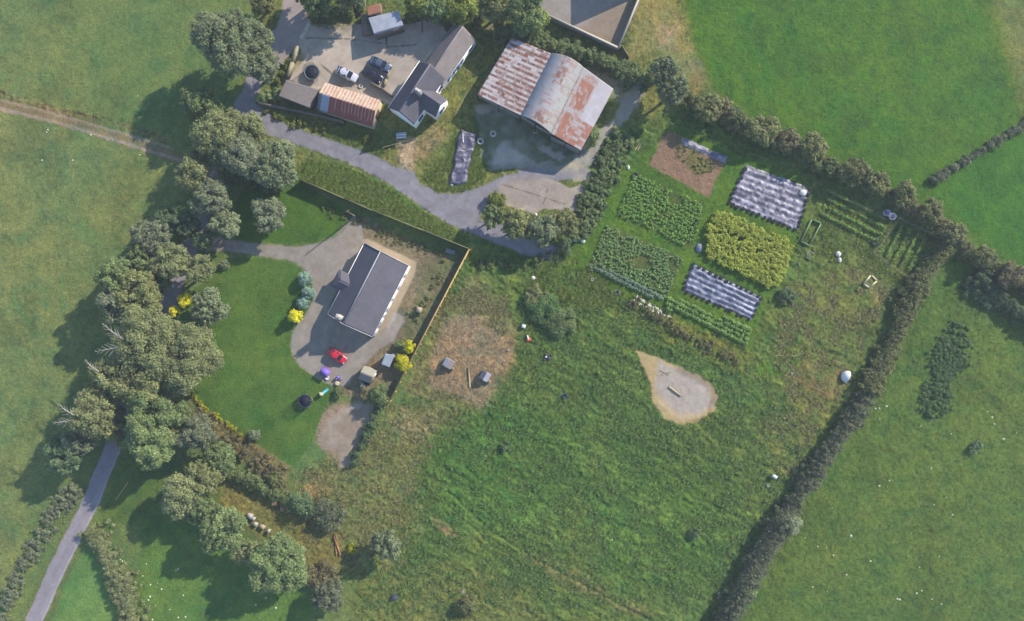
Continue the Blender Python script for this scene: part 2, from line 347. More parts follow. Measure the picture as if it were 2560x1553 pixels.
# concrete pad by the road
layer([(1244, 460), (1262, 442), (1348, 434), (1377, 447), (1425, 471), (1455, 460), (1466, 498), (1447, 527), (1361, 522), (1335, 535), (1289, 520), (1249, 510)], (192, 178, 166), 2, 2.5, a=.008, g=0, region='concrete_slab')
layer([(1244, 460), (1348, 434), (1466, 498), (1361, 522), (1249, 510)], (160, 148, 138), 5, 6, alpha=.6, mott=.9, mseed=70, msc=16)
layer([(1290, 440), (1360, 440), (1350, 520), (1300, 510)], (170, 160, 152), 16, 8, alpha=.6)
for seg in ([(1257, 461), (1310, 478), (1410, 510)], [(1373, 460), (1358, 510)], [(1350, 475), (1370, 478)]):
    layer(seg, (96, 92, 84), 1.3, 1.5, width=2, alpha=.8)
# walled yard at the top
layer([(1372, 48), (1544, 127), (1620, -40), (1640, -400), (1200, -400), (1250, -10)], (168, 158, 152), 1.5, 1, a=.01, g=0, region='yard')
layer([(1440, 80), (1530, 15), (1590, 0), (1570, 60), (1540, 120), (1500, 105)], (158, 138, 116), 10, 8, alpha=.7)
# driveway, patio, gravel pad and the two lawns
layer([(900, 540), (1000, 590), (1120, 640), (1165, 640), (1120, 720), (1050, 860), (990, 960), (960, 1010), (900, 1010), (850, 980), (820, 900), (880, 620)], (140, 130, 104), 6, 6, a=.07)
layer([(1060, 660), (1150, 640), (1080, 770), (1020, 880), (990, 870), (1040, 760)], (108, 120, 80), 10, 8, alpha=.8, mott=.6)
DRIVE = [(500, 585), (560, 600), (590, 603), (640, 611), (735, 617), (796, 609), (835, 592), (862, 563), (884, 540), (905, 555), (910, 600), (870, 680), (820, 770), (930, 850), (1000, 790), (1010, 800), (985, 850), (940, 880), (895, 930), (868, 965), (833, 962), (790, 940), (752, 915), (733, 888), (728, 862), (735, 828), (752, 802), (770, 778), (783, 748), (784, 700), (774, 690), (756, 665), (721, 649), (640, 638), (571, 628), (500, 625)]
layer(DRIVE, (172, 160, 150), 2, 1.5, a=.01, g=0, region='driveway')
layer([(600, 618), (700, 625), (760, 632)], (142, 134, 104), 5, 3, width=7, alpha=.7)
layer([(850, 600), (884, 550), (905, 590), (890, 620)], (168, 150, 118), 12, 8, alpha=.7)
layer([(900, 600), (918, 597), (1042, 655), (1036, 690), (1000, 760), (960, 850), (935, 842), (1020, 668), (915, 615)], (190, 172, 148), 2, 1, a=.005, g=0, region='patio')
layer([(985, 780), (1009, 794), (982, 842), (960, 831)], (196, 186, 178), 1.2, .6, a=.002, g=0, region='patio')
layer([(830, 1010), (900, 1000), (940, 1015), (922, 1060), (900, 1120), (880, 1155), (857, 1172), (830, 1140), (795, 1110), (790, 1060)], (166, 146, 124), 10, 8, a=.05, g=.3)
layer([(835, 1035), (880, 1010), (938, 1005), (932, 1050), (905, 1105), (866, 1170), (852, 1170), (838, 1130), (798, 1112), (812, 1070)], (190, 176, 164), 9, 9, a=.02, g=0, region='gravel_pad')
layer([(835, 1035), (938, 1005), (905, 1105), (857, 1172), (798, 1112)], (140, 122, 100), 10, 10, alpha=.7, mott=.9, mseed=71, msc=18)
layer([(520, 690), (590, 645), (640, 644), (720, 655), (745, 668), (770, 695), (779, 740), (770, 775), (745, 800), (730, 828), (724, 862), (730, 892), (750, 918), (788, 944), (835, 968), (838, 985), (812, 1020), (795, 1060), (778, 1110), (735, 1165), (700, 1148), (600, 1080), (500, 1005), (452, 962), (430, 900), (440, 800)], (92, 124, 62), 1.6, 2.5, a=.02, st=0, region='lawn')
layer([(595, 603), (575, 560), (600, 480), (740, 447), (885, 540), (868, 570), (838, 596), (800, 606), (700, 611), (650, 607)], (84, 120, 56), 1.6, 2.5, a=.02, st=0, region='lawn')
layer([(733, 888), (752, 917), (790, 942), (833, 964)], (178, 170, 150), 1.5, .5, width=3)
layer([(733, 888), (727, 862), (734, 828), (752, 802)], (178, 170, 150), 1.5, .5, width=3)
layer(DRIVE, (136, 128, 116), 6, 8, alpha=.5, mott=.8, mseed=14, msc=24)
layer(ROAD, (128, 122, 124), 6, 8, alpha=.5, mott=.8, mseed=15, msc=20)
layer(ROAD, (116, 112, 118), 5, 5, alpha=.5, mott=.95, mseed=60, msc=9)
layer(ROAD, (182, 178, 184), 5, 5, alpha=.5, mott=.95, mseed=61, msc=12)
layer(DRIVE, (126, 118, 110), 5, 5, alpha=.5, mott=.95, mseed=62, msc=9)
layer(DRIVE, (196, 186, 176), 5, 5, alpha=.45, mott=.95, mseed=63, msc=14)
layer([(640, 300), (771, 348), (960, 425), (1080, 512), (1160, 560)], (136, 134, 146), 4, 4, width=5, alpha=.5)
for o_ in range(-3, 6):      # old tramlines in the pasture
    layer([(1950 + 130 * o_, 1560), (2250 + 130 * o_, 1150), (2480 + 130 * o_, 860)], (112, 124, 78), 3, 5, width=3, alpha=.28, mott=.5, mseed=30 + o_)
for o_ in range(6):
    layer([(-40, 480 + 95 * o_), (200, 560 + 80 * o_), (420, 500 + 70 * o_)], (132, 140, 96), 4, 6, width=3, alpha=.22, mott=.5, mseed=40 + o_)
    layer([(1800 + 110 * o_, -20), (1880 + 110 * o_, 150), (2120 + 100 * o_, 420)], (104, 128, 60), 4, 6, width=3, alpha=.25, mott=.5, mseed=50 + o_)
# vegetable garden beds and the sand patch
layer([(1655, 345), (1672, 327), (1817, 402), (1796, 434), (1772, 493), (1622, 412)], (156, 128, 106), 3, 3, a=.07, g=.35, st=0, region='soil_bed')
layer([(1672, 327), (1700, 340), (1780, 420), (1740, 440), (1690, 380)], (122, 124, 76), 9, 8, a=.1, alpha=.85, mott=.4)
layer([(1585, 434), (1761, 511), (1729, 624), (1542, 535)], (98, 116, 66), 4, 4, a=.05, region='soil_bed')
layer([(1515, 562), (1708, 645), (1665, 745), (1467, 665)], (98, 112, 70), 4, 4, a=.05, region='soil_bed')
layer([(1592, 878), (1640, 893), (1720, 925), (1775, 958), (1794, 990), (1782, 1030), (1745, 1056), (1700, 1060), (1660, 1046), (1635, 1010), (1625, 960), (1605, 910)], (196, 172, 126), 4, 4, a=.03, g=0, st=0, region='sand_patch')
layer([(1645, 905), (1720, 935), (1775, 975), (1780, 1010), (1745, 1040), (1700, 1045), (1665, 1020), (1640, 960)], (206, 194, 182), 10, 6, alpha=.9)
layer([(1645, 905), (1720, 935), (1775, 975), (1780, 1010), (1745, 1040), (1700, 1045), (1665, 1020), (1640, 960)], (164, 152, 144), 8, 8, alpha=.5, mott=.9, mseed=65, msc=12)
layer([(1700, 925), (1775, 965), (1785, 1000)], (136, 122, 116), 6, 6, width=14, alpha=.5)
layer([(1650, 1000), (1690, 1040), (1740, 1040)], (216, 188, 142), 6, 4, width=12, alpha=.7)
layer([(1780, 1000), (1770, 1045), (1700, 1060)], (150, 120, 80), 5, 4, width=8, alpha=.6, mott=.4)

# surface variation of the real ground cover
n1 = fbm(PX, PY, 130, 4, 21); n2 = fbm(PX, PY, 26, 3, 31); n3 = fbm(PX, PY, 7, 2, 41); n4 = fbm(PX, PY, 2.6, 1, 51)
g_ = grs[..., None]
hue = .20 + (n1 - .5) * 1.7 + (n2 - .5) * 1.3 + (vnoise(PX / 6, PY / 6, 71) - .5) * .55
tint = np.stack([1 + .34 * hue, 1 + .10 * hue, 1 - .02 * hue], -1)
rk = np.clip(amp / .09, .45, 1.35)
val = 1 + (n2 - .5) * .26 + ((n3 - .5) * .60 + (n4 - .5) * .50) * rk
ca, sa = math.cos(.5), math.sin(.5)
U_ = PX * ca + PY * sa + 22 * W1; V_ = -PX * sa + PY * ca + 40 * W1
st_n = fbm(U_ / 3.2, V_, 11, 3, 61)
tuft = sstep(.66, .86, fbm(PX, PY, 9, 2, 81))
st_2 = fbm(U_ / 6, V_, 26, 3, 66)
val = val * (1 + stk * ((st_n - .5) * .5 + (st_2 - .5) * .4)); hue2 = stk * (st_2 - .5) * .8; tint = tint * np.stack([1 + .3 * hue2, 1 + .05 * hue2, 1 + 0 * hue2], -1)
clover = sstep(.58, .75, fbm(PX, PY, 40, 3, 91)) * grs
tint = tint * (1 - clover[..., None] * np.array([.20, .03, .0]))
v2 = val * grs * (1 - .16 * sstep(.5, .75, fbm(PX, PY, 75, 3, 93))) + (1 + (n2 - .5) * .20 + (n3 - .5) * .20 + (n1 - .5) * .14 + (n4 - .5) * .12) * (1 - grs)
col = col * (tint * g_ + (1 - g_)) * v2[..., None]
col = np.clip(col * (1 - .16 * tuft * grs)[..., None], .01, .8)
Zg = amp * ((n3 - .5) * 1.7 + (n4 - .5) * .9 + (n2 - .5) * 1.6) + stk * (st_n - .5) * .45 + tuft * amp * .9
# mown strips / old furrows of the meadow
for off, dep in ((0, .22), (34, .12), (58, .10), (-34, .08)):
    dd = d_line(PX, PY, [(1120, 1230 + off), (1230, 1330 + off), (1330, 1392 + off), (1480, 1475 + off), (1640, 1560 + off)])
    Zg -= dep * np.exp(-(dd / 3.0) ** 2)
far = np.maximum(np.abs(GX) - 99, np.abs(GY) - 62); Zg = Zg * (1 - sstep(0, 6, far))
nx, ny = shp
fid = np.maximum.reduce([rid[:-1, :-1], rid[1:, 1:]])
gm = mat('grass_and_earth', rough=.95, attr=True, var=.30, scale=3.2, bump=1.0, spec=.1)
hm = mat('road_and_concrete_surface', rough=.9, attr=True, var=.10, scale=4, bump=.25, spec=.2)
II = np.arange(nx * ny).reshape(nx, ny)
Q = np.stack([II[:-1, :-1], II[1:, :-1], II[1:, 1:], II[:-1, 1:]], -1)
AV = np.stack([GX, GY, Zg], -1).reshape(-1, 3); AC = col.reshape(-1, 3)
for k, nm in enumerate(regions):
    f = Q[fid == k]
    if not len(f): continue
    u, inv = np.unique(f, return_inverse=True)
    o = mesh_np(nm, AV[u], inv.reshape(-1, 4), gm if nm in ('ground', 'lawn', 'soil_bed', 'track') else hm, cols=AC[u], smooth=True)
    o['kind'] = 'structure'
def on_ground(px, py):
    i = np.clip(np.searchsorted(ax_, (px - 1280) * S), 1, nx - 1) - 1; j = np.clip(np.searchsorted(ay_, (776.5 - py) * S), 1, ny - 1) - 1; return fid[i, j] == 0
def zat(x, y):
    i = min(max(np.searchsorted(ax_, x), 0), nx - 1); j = min(max(np.searchsorted(ay_, y), 0), ny - 1); return float(Zg[i, j])

# ------------------------------------------------------------------ foliage
_t = (1 + 5 ** .5) / 2
ICO_V = np.array([(-1, _t, 0), (1, _t, 0), (-1, -_t, 0), (1, -_t, 0), (0, -1, _t), (0, 1, _t), (0, -1, -_t), (0, 1, -_t), (_t, 0, -1), (_t, 0, 1), (-_t, 0, -1), (-_t, 0, 1)]) / math.hypot(1, _t)
ICO_F = np.array([(0, 11, 5), (0, 5, 1), (0, 1, 7), (0, 7, 10), (0, 10, 11), (1, 5, 9), (5, 11, 4), (11, 10, 2), (10, 7, 6), (7, 1, 8), (3, 9, 4), (3, 4, 2), (3, 2, 6), (3, 6, 8), (3, 8, 9), (4, 9, 5), (2, 4, 11), (6, 2, 10), (8, 6, 7), (9, 8, 1)])
lm = mat('leaves', rough=.65, attr=True, var=.12, scale=1.2, bump=0, spec=.2, trans=.42)
def foliage(name, puffs, rgb, rgb2=None, dens=16, leaf=.26, parent=None, loc=None, up=-.35, seed=0, core=.62, vert=0.0, pv=.24, jit=.95, fuzz=1.5):
    rg = np.random.default_rng(seed + 1000)
    puffs = np.array(puffs, float); c1 = c8(*rgb) * LEAF; c2 = c8(*(rgb2 or rgb)) * LEAF
    n = np.maximum((dens * 12.5 * puffs[:, 3] ** 2 * (1 - up) / 2).astype(int), 6)
    idx = np.repeat(np.arange(len(puffs)), n); N = len(idx)
    z = rg.uniform(up, 1, N); a = rg.uniform(0, 2 * np.pi, N); q = np.sqrt(1 - z * z)
    d = np.stack([q * np.cos(a), q * np.sin(a), z], -1)
    r = puffs[idx, 3] * rg.triangular(.45, .95, fuzz, N)
    c = puffs[idx, :3] + d * r[:, None]
    nrm = d + rg.normal(0, jit * .6, (N, 3)); nrm[:, 2] += .95
    if vert: nrm[:, 2] *= (1 - vert)
    nrm /= np.linalg.norm(nrm, axis=1)[:, None]
    t = np.cross(nrm, rg.normal(0, 1, (N, 3))); t /= np.linalg.norm(t, axis=1)[:, None] + 1e-9
    b = np.cross(nrm, t); s = leaf * rg.uniform(.55, 1.25, N)[:, None]
    V = np.stack([c - t * s - b * s * .25, c + b * s * .62 - t * s * .1, c + t * s + b * s * .2, c - b * s * .6], 1).reshape(-1, 3)
    V[:, 2] = np.maximum(V[:, 2], .02)
    F = np.arange(N * 4).reshape(-1, 4)
    pf = rg.uniform(1 - pv * .8, 1 + pv * .8, len(puffs)); pm = rg.uniform(0, 1, len(puffs))
    mixf = np.clip(pm[idx] * .7 + rg.uniform(-.1, .5, N), 0, 1)[:, None]
    C = (c1 * (1 - mixf) + c2 * mixf) * (pf[idx] * rg.uniform(.75, 1.25, N))[:, None]
    C = np.repeat(C, 4, 0)
    # inner leaf mass of each clump
    k = len(puffs); CV = (puffs[:, None, :3] + ICO_V[None] * puffs[:, None, 3:4] * core * rg.uniform(.75, 1.2, (k, 12, 1)))
    CV[..., 2] = np.maximum(CV[..., 2], -.1)
    CF = (ICO_F[None] + (np.arange(k) * 12)[:, None, None]).reshape(-1, 3) + len(V)
    CC = np.repeat((c1 * .5 + c2 * .5)[None] * pf[:, None], 12, 0)
    faces = [f for f in F.tolist()] + [f for f in CF.tolist()]
    return mesh_np(name, np.concatenate([V, CV.reshape(-1, 3)]), faces, lm, cols=np.concatenate([C, CC]), parent=parent, loc=loc)
bark = mat('bark', (96, 88, 78), rough=.95, var=.3, scale=6, bump=.5)
pale_bark = mat('pale_bark', (176, 170, 158), rough=.9, var=.2, scale=6, bump=.3)
def crown_puffs(x, y, Rr, Ht, rg, pr=.2, flat=1.0, lobes=5, n=None):
    base = Ht * .22; zc = (Ht + base) / 2; hz = (Ht - base) / 2
    L = [(x, y, zc, Rr * .58, hz * .85)]; lobes += 2
    for i in range(lobes):
        a = 2 * math.pi * (i + rg.uniform(-.3, .3)) / lobes; q = Rr * rg.uniform(.34, .68)
        L.append((x + q * math.cos(a), y + q * math.sin(a), zc + hz * rg.uniform(-.35, .25), Rr * rg.uniform(.26, .48), hz * rg.uniform(.4, .75)))
    out = []
    n = n or int(60 * max(1, Rr / 2.6) ** 1.45)
    tries = 0
    while len(out) < n and tries < n * 12:
        tries += 1
        lx, ly, lz, lr, lh = rg.choice(L)
        zz = rg.uniform(-.35, 1); a = rg.uniform(0, 2 * math.pi); q = math.sqrt(1 - zz * zz)
        p = (lx + lr * q * math.cos(a), ly + lr * q * math.sin(a), lz + lh * zz)
        if any(((p[0] - l[0]) / l[3]) ** 2 + ((p[1] - l[1]) / l[3]) ** 2 + ((p[2] - l[2]) / l[4]) ** 2 < .66 for l in L): continue
        out.append((*p, min(Rr * pr * rg.uniform(.55, 1.35), .95)))
    for l in L: out.append((l[0], l[1], l[2], min(l[3], l[4]) * .8))
    return out
def trunk_mesh(x, y, Rr, Ht, rg, lean=0):
    m = MB(); r0 = .1 + Ht * .022
    m.tube([(x, y, -.2), (x + .1, y, Ht * .25), (x - .1, y + .1, Ht * .5), (x + .1, y, Ht * .8)], [r0 * 1.3, r0, r0 * .7, r0 * .2], 8)
    for i in range(6):
        a = i * 1.05 + rg.uniform(-.3, .3); z = Ht * rg.uniform(.22, .5); q = Rr * rg.uniform(.5, .75)
        m.tube([(x, y, z), (x + q * .5 * math.cos(a), y + q * .5 * math.sin(a), z + Ht * .12), (x + q * math.cos(a), y + q * math.sin(a), z + Ht * .25)], [r0 * .5, r0 * .3, r0 * .08], 6)
    return m
KIND = {  # lit colour pair, clump size, leaf size, leaves per m2
    'broad': ((108, 120, 90), (124, 134, 104), .135, .22, 28),
    'grey':  ((112, 122, 96), (130, 138, 112), .14, .21, 28),
    'ash':   ((118, 128, 88), (138, 144, 104), .115, .18, 34),
    'green': ((104, 124, 84), (128, 142, 96), .14, .22, 28),
    'lime':  ((124, 142, 74), (150, 160, 84), .15, .22, 28),
    'olive': ((118, 126, 82), (138, 142, 98), .18, .24, 20),
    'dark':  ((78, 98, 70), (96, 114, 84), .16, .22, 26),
    'nettle': ((80, 108, 68), (98, 122, 80), .16, .18, 30),
    'yellow': ((222, 214, 60), (196, 196, 56), .24, .20, 30),
    'blue':  ((120, 150, 136), (140, 166, 150), .22, .16, 40),
    'brown': ((120, 114, 88), (136, 132, 98), .20, .24, 15),
}
_seed = [0]
def tree(px, py, rpx, Ht, kind, name, label, cat='tree', group=None, branches=0, lobes=5, hc=None, mul=1.0):
    _seed[0] += 1; sd_ = _seed[0]; rg = random.Random(sd_ * 13)
    hc = hc if hc is not None else Ht * .62
    x, y = G(px, py, hc); Rr = rpx * S * (H - hc) / H
    o = thing(name, label, cat, (x, y, 0), 0, group)
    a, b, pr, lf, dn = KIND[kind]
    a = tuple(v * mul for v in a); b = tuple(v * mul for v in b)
    foliage('crown', crown_puffs(x, y, Rr, Ht, rg, pr, lobes=lobes), a, b, dens=dn, leaf=lf, parent=o, seed=sd_, fuzz=1.9 if kind == 'ash' else 1.55)
    trunk_mesh(x, y, Rr, Ht, rg).build('trunk', bark, o, smooth=True)
    for k in range(branches):
        m = MB(); a0 = math.pi * (.75 + .3 * k) + rg.uniform(-.2, .2); r1 = Rr * .25
        p0 = Vector((x + r1 * math.cos(a0), y + r1 * math.sin(a0), Ht * .93)); L = Rr * .75
        p1 = p0 + Vector((math.cos(a0), math.sin(a0), .08)) * L
        m.tube([p0, (p0 + p1) / 2 + Vector((0, 0, .5)), p1], [.14, .09, .02], 5)
        for j in range(9):
            t = .1 + j * .1; q = p0.lerp(p1, t) + Vector((0, 0, .35)); aa = a0 + (.7 if j % 2 else -.7) + rg.uniform(-.2, .2)
            e = q + Vector((math.cos(aa), math.sin(aa), .1)) * L * .45 * (1.1 - t)
            m.tube([q, (q + e) / 2 + Vector((0, 0, .1)), e], [.055, .035, .012], 4)
        m.build('bare_branch', pale_bark, o)
    return o
def bush(px, py, rpx, Ht, kind, name, label, cat='bush', group=None, mul=1.0, n=None):
    _seed[0] += 1; sd_ = _seed[0]; rg = random.Random(sd_ * 17)
    x, y = G(px, py, Ht * .5); Rr = rpx * S
    a, b, pr, lf, dn = KIND[kind]; a = tuple(v * mul for v in a); b = tuple(v * mul for v in b)
    puffs = [(x, y, Ht * .45, min(Rr, Ht) * .5)]
    for i in range(n or int(8 + Rr * 6)):
        q = Rr * math.sqrt(rg.random()) * .82; aa = rg.uniform(0, 6.28); z = Ht * .8 * (1 - (q / Rr) ** 2) * rg.uniform(.75, 1)
        puffs.append((x + q * math.cos(aa), y + q * math.sin(aa), z + .1, Rr * .26 * rg.uniform(.6, 1.2)))
    o = foliage(name, puffs, a, b, dens=dn * 1.1, leaf=lf * .8, loc=(x, y, 0), seed=sd_)
    return tag(o, label, cat, group)
def hedge(pts, wpx, Ht, kind, label, name='hedge', cat='hedge', mul=1.0, step=.75, gaps=0.0, pr=None, vary=.5, leafm=1.0, density=1.0):
    _seed[0] += 1; sd_ = _seed[0]; rg = random.Random(sd_ * 19)
    a, b, _, lf, dn = KIND[kind]; a = tuple(v * mul for v in a); b = tuple(v * mul for v in b)
    P = [G(p[0], p[1], Ht * .6) for p in pts]; W = wpx * S * 1.12; puffs = []
    s_ = 0
    for p, q in zip(P[:-1], P[1:]):
        L = np.hypot(*(q - p)); d = (q - p) / L; nn = np.array([-d[1], d[0]]); k = max(int(L / step), 1)
        for i in range(k):
            s_ += step; hv = 1 - vary * .5 + vary * (vnoise(np.array([s_ / 5.0]), np.array([sd_ * 3.7]), 3)[0])
            wv = .45 + .95 * vnoise(np.array([s_ / 3.5]), np.array([sd_ * 1.9]), 4)[0]
            if rg.random() < gaps: continue
            c = p + d * (L * (i + rg.random()) / k)
            for j in range(max(3, int(W * wv * 3.0 * density))):
                o_ = rg.uniform(-1, 1) * W * .5 * wv * (1.35 if rg.random() < .15 else 1); z = Ht * hv * max(.2, 1 - .5 * (2 * o_ / W / wv) ** 2) * rg.uniform(.5, .95)
                r_ = (pr or .36) * rg.uniform(.5, 1.5)
                puffs.append((c[0] + nn[0] * o_ + rg.uniform(-.3, .3), c[1] + nn[1] * o_ + rg.uniform(-.3, .3), max(z - r_ * .5, .15), r_))
            puffs.append((c[0], c[1], Ht * hv * .4, min(W * .4, Ht * .4)))
    c0 = P[len(P) // 2]
    o = foliage(name, puffs, a, b, dens=dn * 1.15, leaf=lf * leafm, loc=(c0[0], c0[1], 0), seed=sd_)
    return tag(o, label, cat)
# ------------------------------------------------------------------ trees
T = tree
T(582, 100, 84, 13, 'broad', 'broadleaf_tree', 'largest round dark green tree, standing top left beside the farm lane', lobes=7)
T(655, 168, 44, 8, 'grey', 'broadleaf_tree', 'grey green tree beside the lane, just left of the farmyard trampoline')
T(505, 262, 48, 8.5, 'green', 'broadleaf_tree', 'small dark leaved tree standing in the shade of the largest round tree', mul=.92)
T(545, 330, 62, 9.5, 'ash', 'ash_tree', 'pale olive tree where the left track meets the lane', lobes=6)
T(622, 322, 42, 7, 'ash', 'ash_tree', 'pale green tree covering the bend of the farm road')
T(610, 395, 56, 10, 'grey', 'broadleaf_tree', 'grey green tree just above the small upper lawn, left one of two', lobes=6)
T(690, 410, 56, 10, 'broad', 'broadleaf_tree', 'grey green tree overhanging the top corner of the long fence', lobes=6, mul=1.06)
T(478, 440, 44, 9, 'ash', 'ash_tree', 'yellowish green tree below the left track, beside the shaded field corner', mul=.95)
T(530, 500, 52, 9.5, 'grey', 'broadleaf_tree', 'blue grey tree left of the small upper lawn', mul=1.0)
T(565, 560, 36, 7.5, 'broad', 'broadleaf_tree', 'small tree overhanging the start of the bungalow driveway', mul=1.1)
T(670, 536, 42, 6.5, 'grey', 'broadleaf_tree', 'solitary grey green tree standing on the small upper lawn', mul=1.04)
T(375, 590, 50, 9.5, 'grey', 'broadleaf_tree', 'grey green tree at the field edge left of the shaded lane bend', mul=.96)
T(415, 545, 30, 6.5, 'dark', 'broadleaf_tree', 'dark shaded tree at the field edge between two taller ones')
T(350, 640, 40, 8, 'green', 'broadleaf_tree', 'mid green tree low in the row along the left field', mul=.94)
T(430, 652, 46, 9.5, 'ash', 'ash_tree', 'feathery olive tree over the lane, left of the big lawn top corner')
T(490, 672, 36, 8.5, 'ash', 'ash_tree', 'feathery olive tree shading the top left corner of the big lawn', mul=.95)
T(300, 690, 48, 11, 'green', 'broadleaf_tree', 'light green tree bulging into the left field above its neighbour', mul=1.0)
T(345, 730, 50, 11, 'olive', 'broadleaf_tree', 'olive green tree between the left field and the dark lane gap')
T(300, 760, 46, 10.5, 'grey', 'broadleaf_tree', 'grey tree on the field edge just above the bare branched trees')
T(524, 770, 44, 6.5, 'broad', 'broadleaf_tree', 'round grey green tree on the big lawn beside yellow shrubs', mul=1.08)
T(360, 860, 84, 13, 'ash', 'ash_tree', 'wide thin crowned tree with a forked bare white branch, left field edge', branches=2, lobes=7)
T(465, 895, 80, 12, 'ash', 'ash_tree', 'wide thin crowned olive tree overhanging the left edge of the big lawn', lobes=7, mul=.97)
T(400, 955, 60, 11, 'olive', 'ash_tree', 'sparse brownish green tree below the wide thin crowned pair', lobes=5)
T(290, 935, 58, 12, 'ash', 'ash_tree', 'sparse tree with bare twigs leaning out over the left field', branches=1)
T(235, 1040, 62, 12.5, 'ash', 'ash_tree', 'thin crowned tree with bare white branches left of where the lane reappears', branches=2, mul=.98)
T(300, 1085, 34, 8, 'olive', 'ash_tree', 'small sparse tree overhanging the mouth of the lane')
T(385, 1020, 62, 12, 'green', 'broadleaf_tree', 'green tree in the row left of the lawn bottom corner', lobes=6, mul=.98)
T(380, 1100, 62, 11.5, 'green', 'broadleaf_tree', 'bright green rounded tree just right of where the lane reappears', lobes=6, mul=1.05)
T(490, 1080, 48, 8, 'grey', 'broadleaf_tree', 'grey leaved tree below the yellow edged lawn boundary', mul=.9)
T(545, 1140, 44, 6.5, 'green', 'broadleaf_tree', 'low spreading tree above the shaded hollow', mul=.95)
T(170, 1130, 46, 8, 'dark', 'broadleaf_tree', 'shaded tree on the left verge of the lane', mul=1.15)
T(455, 1235, 58, 8.5, 'ash', 'broadleaf_tree', 'rounded yellowish green tree, upper of three in the lower left field row', mul=1.06)
T(553, 1325, 56, 9.0, 'green', 'broadleaf_tree', 'rounded green tree, middle of three in the lower left field row', lobes=6)
T(695, 1415, 66, 9, 'green', 'broadleaf_tree', 'rounded green tree, lowest of three in the lower left field row', lobes=6, mul=1.02)
T(622, 1378, 34, 6.5, 'ash', 'broadleaf_tree', 'small pale tree squeezed between the lower two of the field row', mul=.98)
T(820, 1490, 42, 6, 'grey', 'broadleaf_tree', 'grey shrubby tree at the bottom edge above the dark corner', mul=.88)
T(965, 1365, 40, 7.5, 'broad', 'broadleaf_tree', 'solitary round dark tree in rough grass, casting a long shadow')
T(1660, 175, 38, 8, 'broad', 'broadleaf_tree', 'upper dark tree above the barn lane at the field corner', mul=.95)
T(1680, 228, 36, 7.5, 'broad', 'broadleaf_tree', 'lower dark tree above the vegetable garden at the field corner')
T(1310, 30, 52, 7.5, 'green', 'broadleaf_tree', 'bushy tree beside the corner of the white walled yard', mul=.96)
T(1345, 45, 28, 6, 'lime', 'broadleaf_tree', 'lime green tree touching the white yard wall')
T(1240, 20, 44, 6.5, 'olive', 'broadleaf_tree', 'brownish green tree at the top edge between lime ones', mul=.9)
T(1150, 18, 40, 6.5, 'lime', 'broadleaf_tree', 'lime green tree at the top edge above the farmhouse wing', mul=.9)
T(1095, 22, 36, 6, 'green', 'broadleaf_tree', 'green tree at the top edge, right of the tin roofed outhouse')
T(1040, 12, 30, 5.5, 'lime', 'broadleaf_tree', 'small bright tree at the top edge, touching the tin roofed outhouse', mul=.85)
T(800, 10, 34, 5.5, 'green', 'broadleaf_tree', 'small green tree at the top edge beside the lane')
T(770, -35, 44, 9, 'green', 'broadleaf_tree', 'green tree beyond the top edge shading the lane')
T(870, -40, 52, 9, 'broad', 'broadleaf_tree', 'green tree beyond the top edge shading the farmyard')
T(655, 12, 28, 5, 'olive', 'broadleaf_tree', 'small tree at the top edge on the left side of the lane', mul=.85)
T(1232, 538, 30, 5, 'green', 'broadleaf_tree', 'leftmost bushy tree below the concrete pad', mul=.9)
T(1290, 562, 38, 5.8, 'olive', 'broadleaf_tree', 'second bushy tree from the left below the concrete pad', mul=.98)
T(1352, 572, 42, 6, 'broad', 'broadleaf_tree', 'tallest bushy tree below the concrete pad', mul=1.0)
T(1412, 556, 32, 5, 'olive', 'broadleaf_tree', 'bushy tree below the right corner of the concrete pad', mul=.9)
for (px_, py_, r_, h_, kd, ml, lb_) in (
    (1768, 276, 34, 4.1, 'olive', .92, 'bushy hedge tree at the top left end of the upper hedge, nearest the barn lane'),
    (1838, 292, 25, 3.1, 'green', .9, 'small hedge tree above the narrow plastic mulch strip'),
    (1903, 323, 40, 4.3, 'olive', .95, 'widest hedge tree in the upper hedge, above the large plastic sheet'),
    (1968, 352, 28, 3.3, 'brown', .95, 'brownish hedge tree right of the widest one in the upper hedge'),
    (2030, 370, 37, 4.1, 'olive', .92, 'hedge tree above the right corner of the large plastic sheet'),
    (2080, 412, 22, 2.8, 'green', .86, 'small green hedge tree in a dip of the upper hedge'),
    (2137, 432, 35, 3.9, 'olive', .85, 'hedge tree left of the junction with the thin field hedge'),
    (2198, 462, 27, 3.3, 'olive', .9, 'hedge tree just below the end of the thin field hedge'),
    (2262, 482, 30, 4.1, 'olive', .95, 'hedge tree directly above the twin white bins'),
    (2328, 530, 30, 3.6, 'olive', .86, 'hedge tree right of the twin white bins'),
    (2388, 585, 30, 3.4, 'olive', .9, 'hedge tree at the corner where the long diagonal hedge begins'),
    (2462, 640, 30, 3.4, 'olive', .88, 'hedge tree above the shadowed corner at the right'),
    (2530, 690, 34, 3.9, 'brown', .9, 'brownish hedge tree cut by the right edge')):
    T(px_, py_, r_, h_, kd, 'hedge_tree', lb_, mul=ml)
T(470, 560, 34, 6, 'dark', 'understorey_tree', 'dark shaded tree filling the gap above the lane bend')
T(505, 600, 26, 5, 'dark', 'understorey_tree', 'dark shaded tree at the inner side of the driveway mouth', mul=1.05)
T(395, 700, 34, 7, 'green', 'understorey_tree', 'mid green tree between the field row and the dark lane gap', mul=.9)
T(420, 840, 44, 9, 'ash', 'understorey_tree', 'small feathery tree just below the dark lane gap')
T(345, 985, 50, 10, 'ash', 'understorey_tree', 'small feathery tree filling the row above the lane mouth', mul=.96)
T(250, 1000, 44, 10, 'olive', 'understorey_tree', 'small olive tree leaning to the left field above the lane mouth')
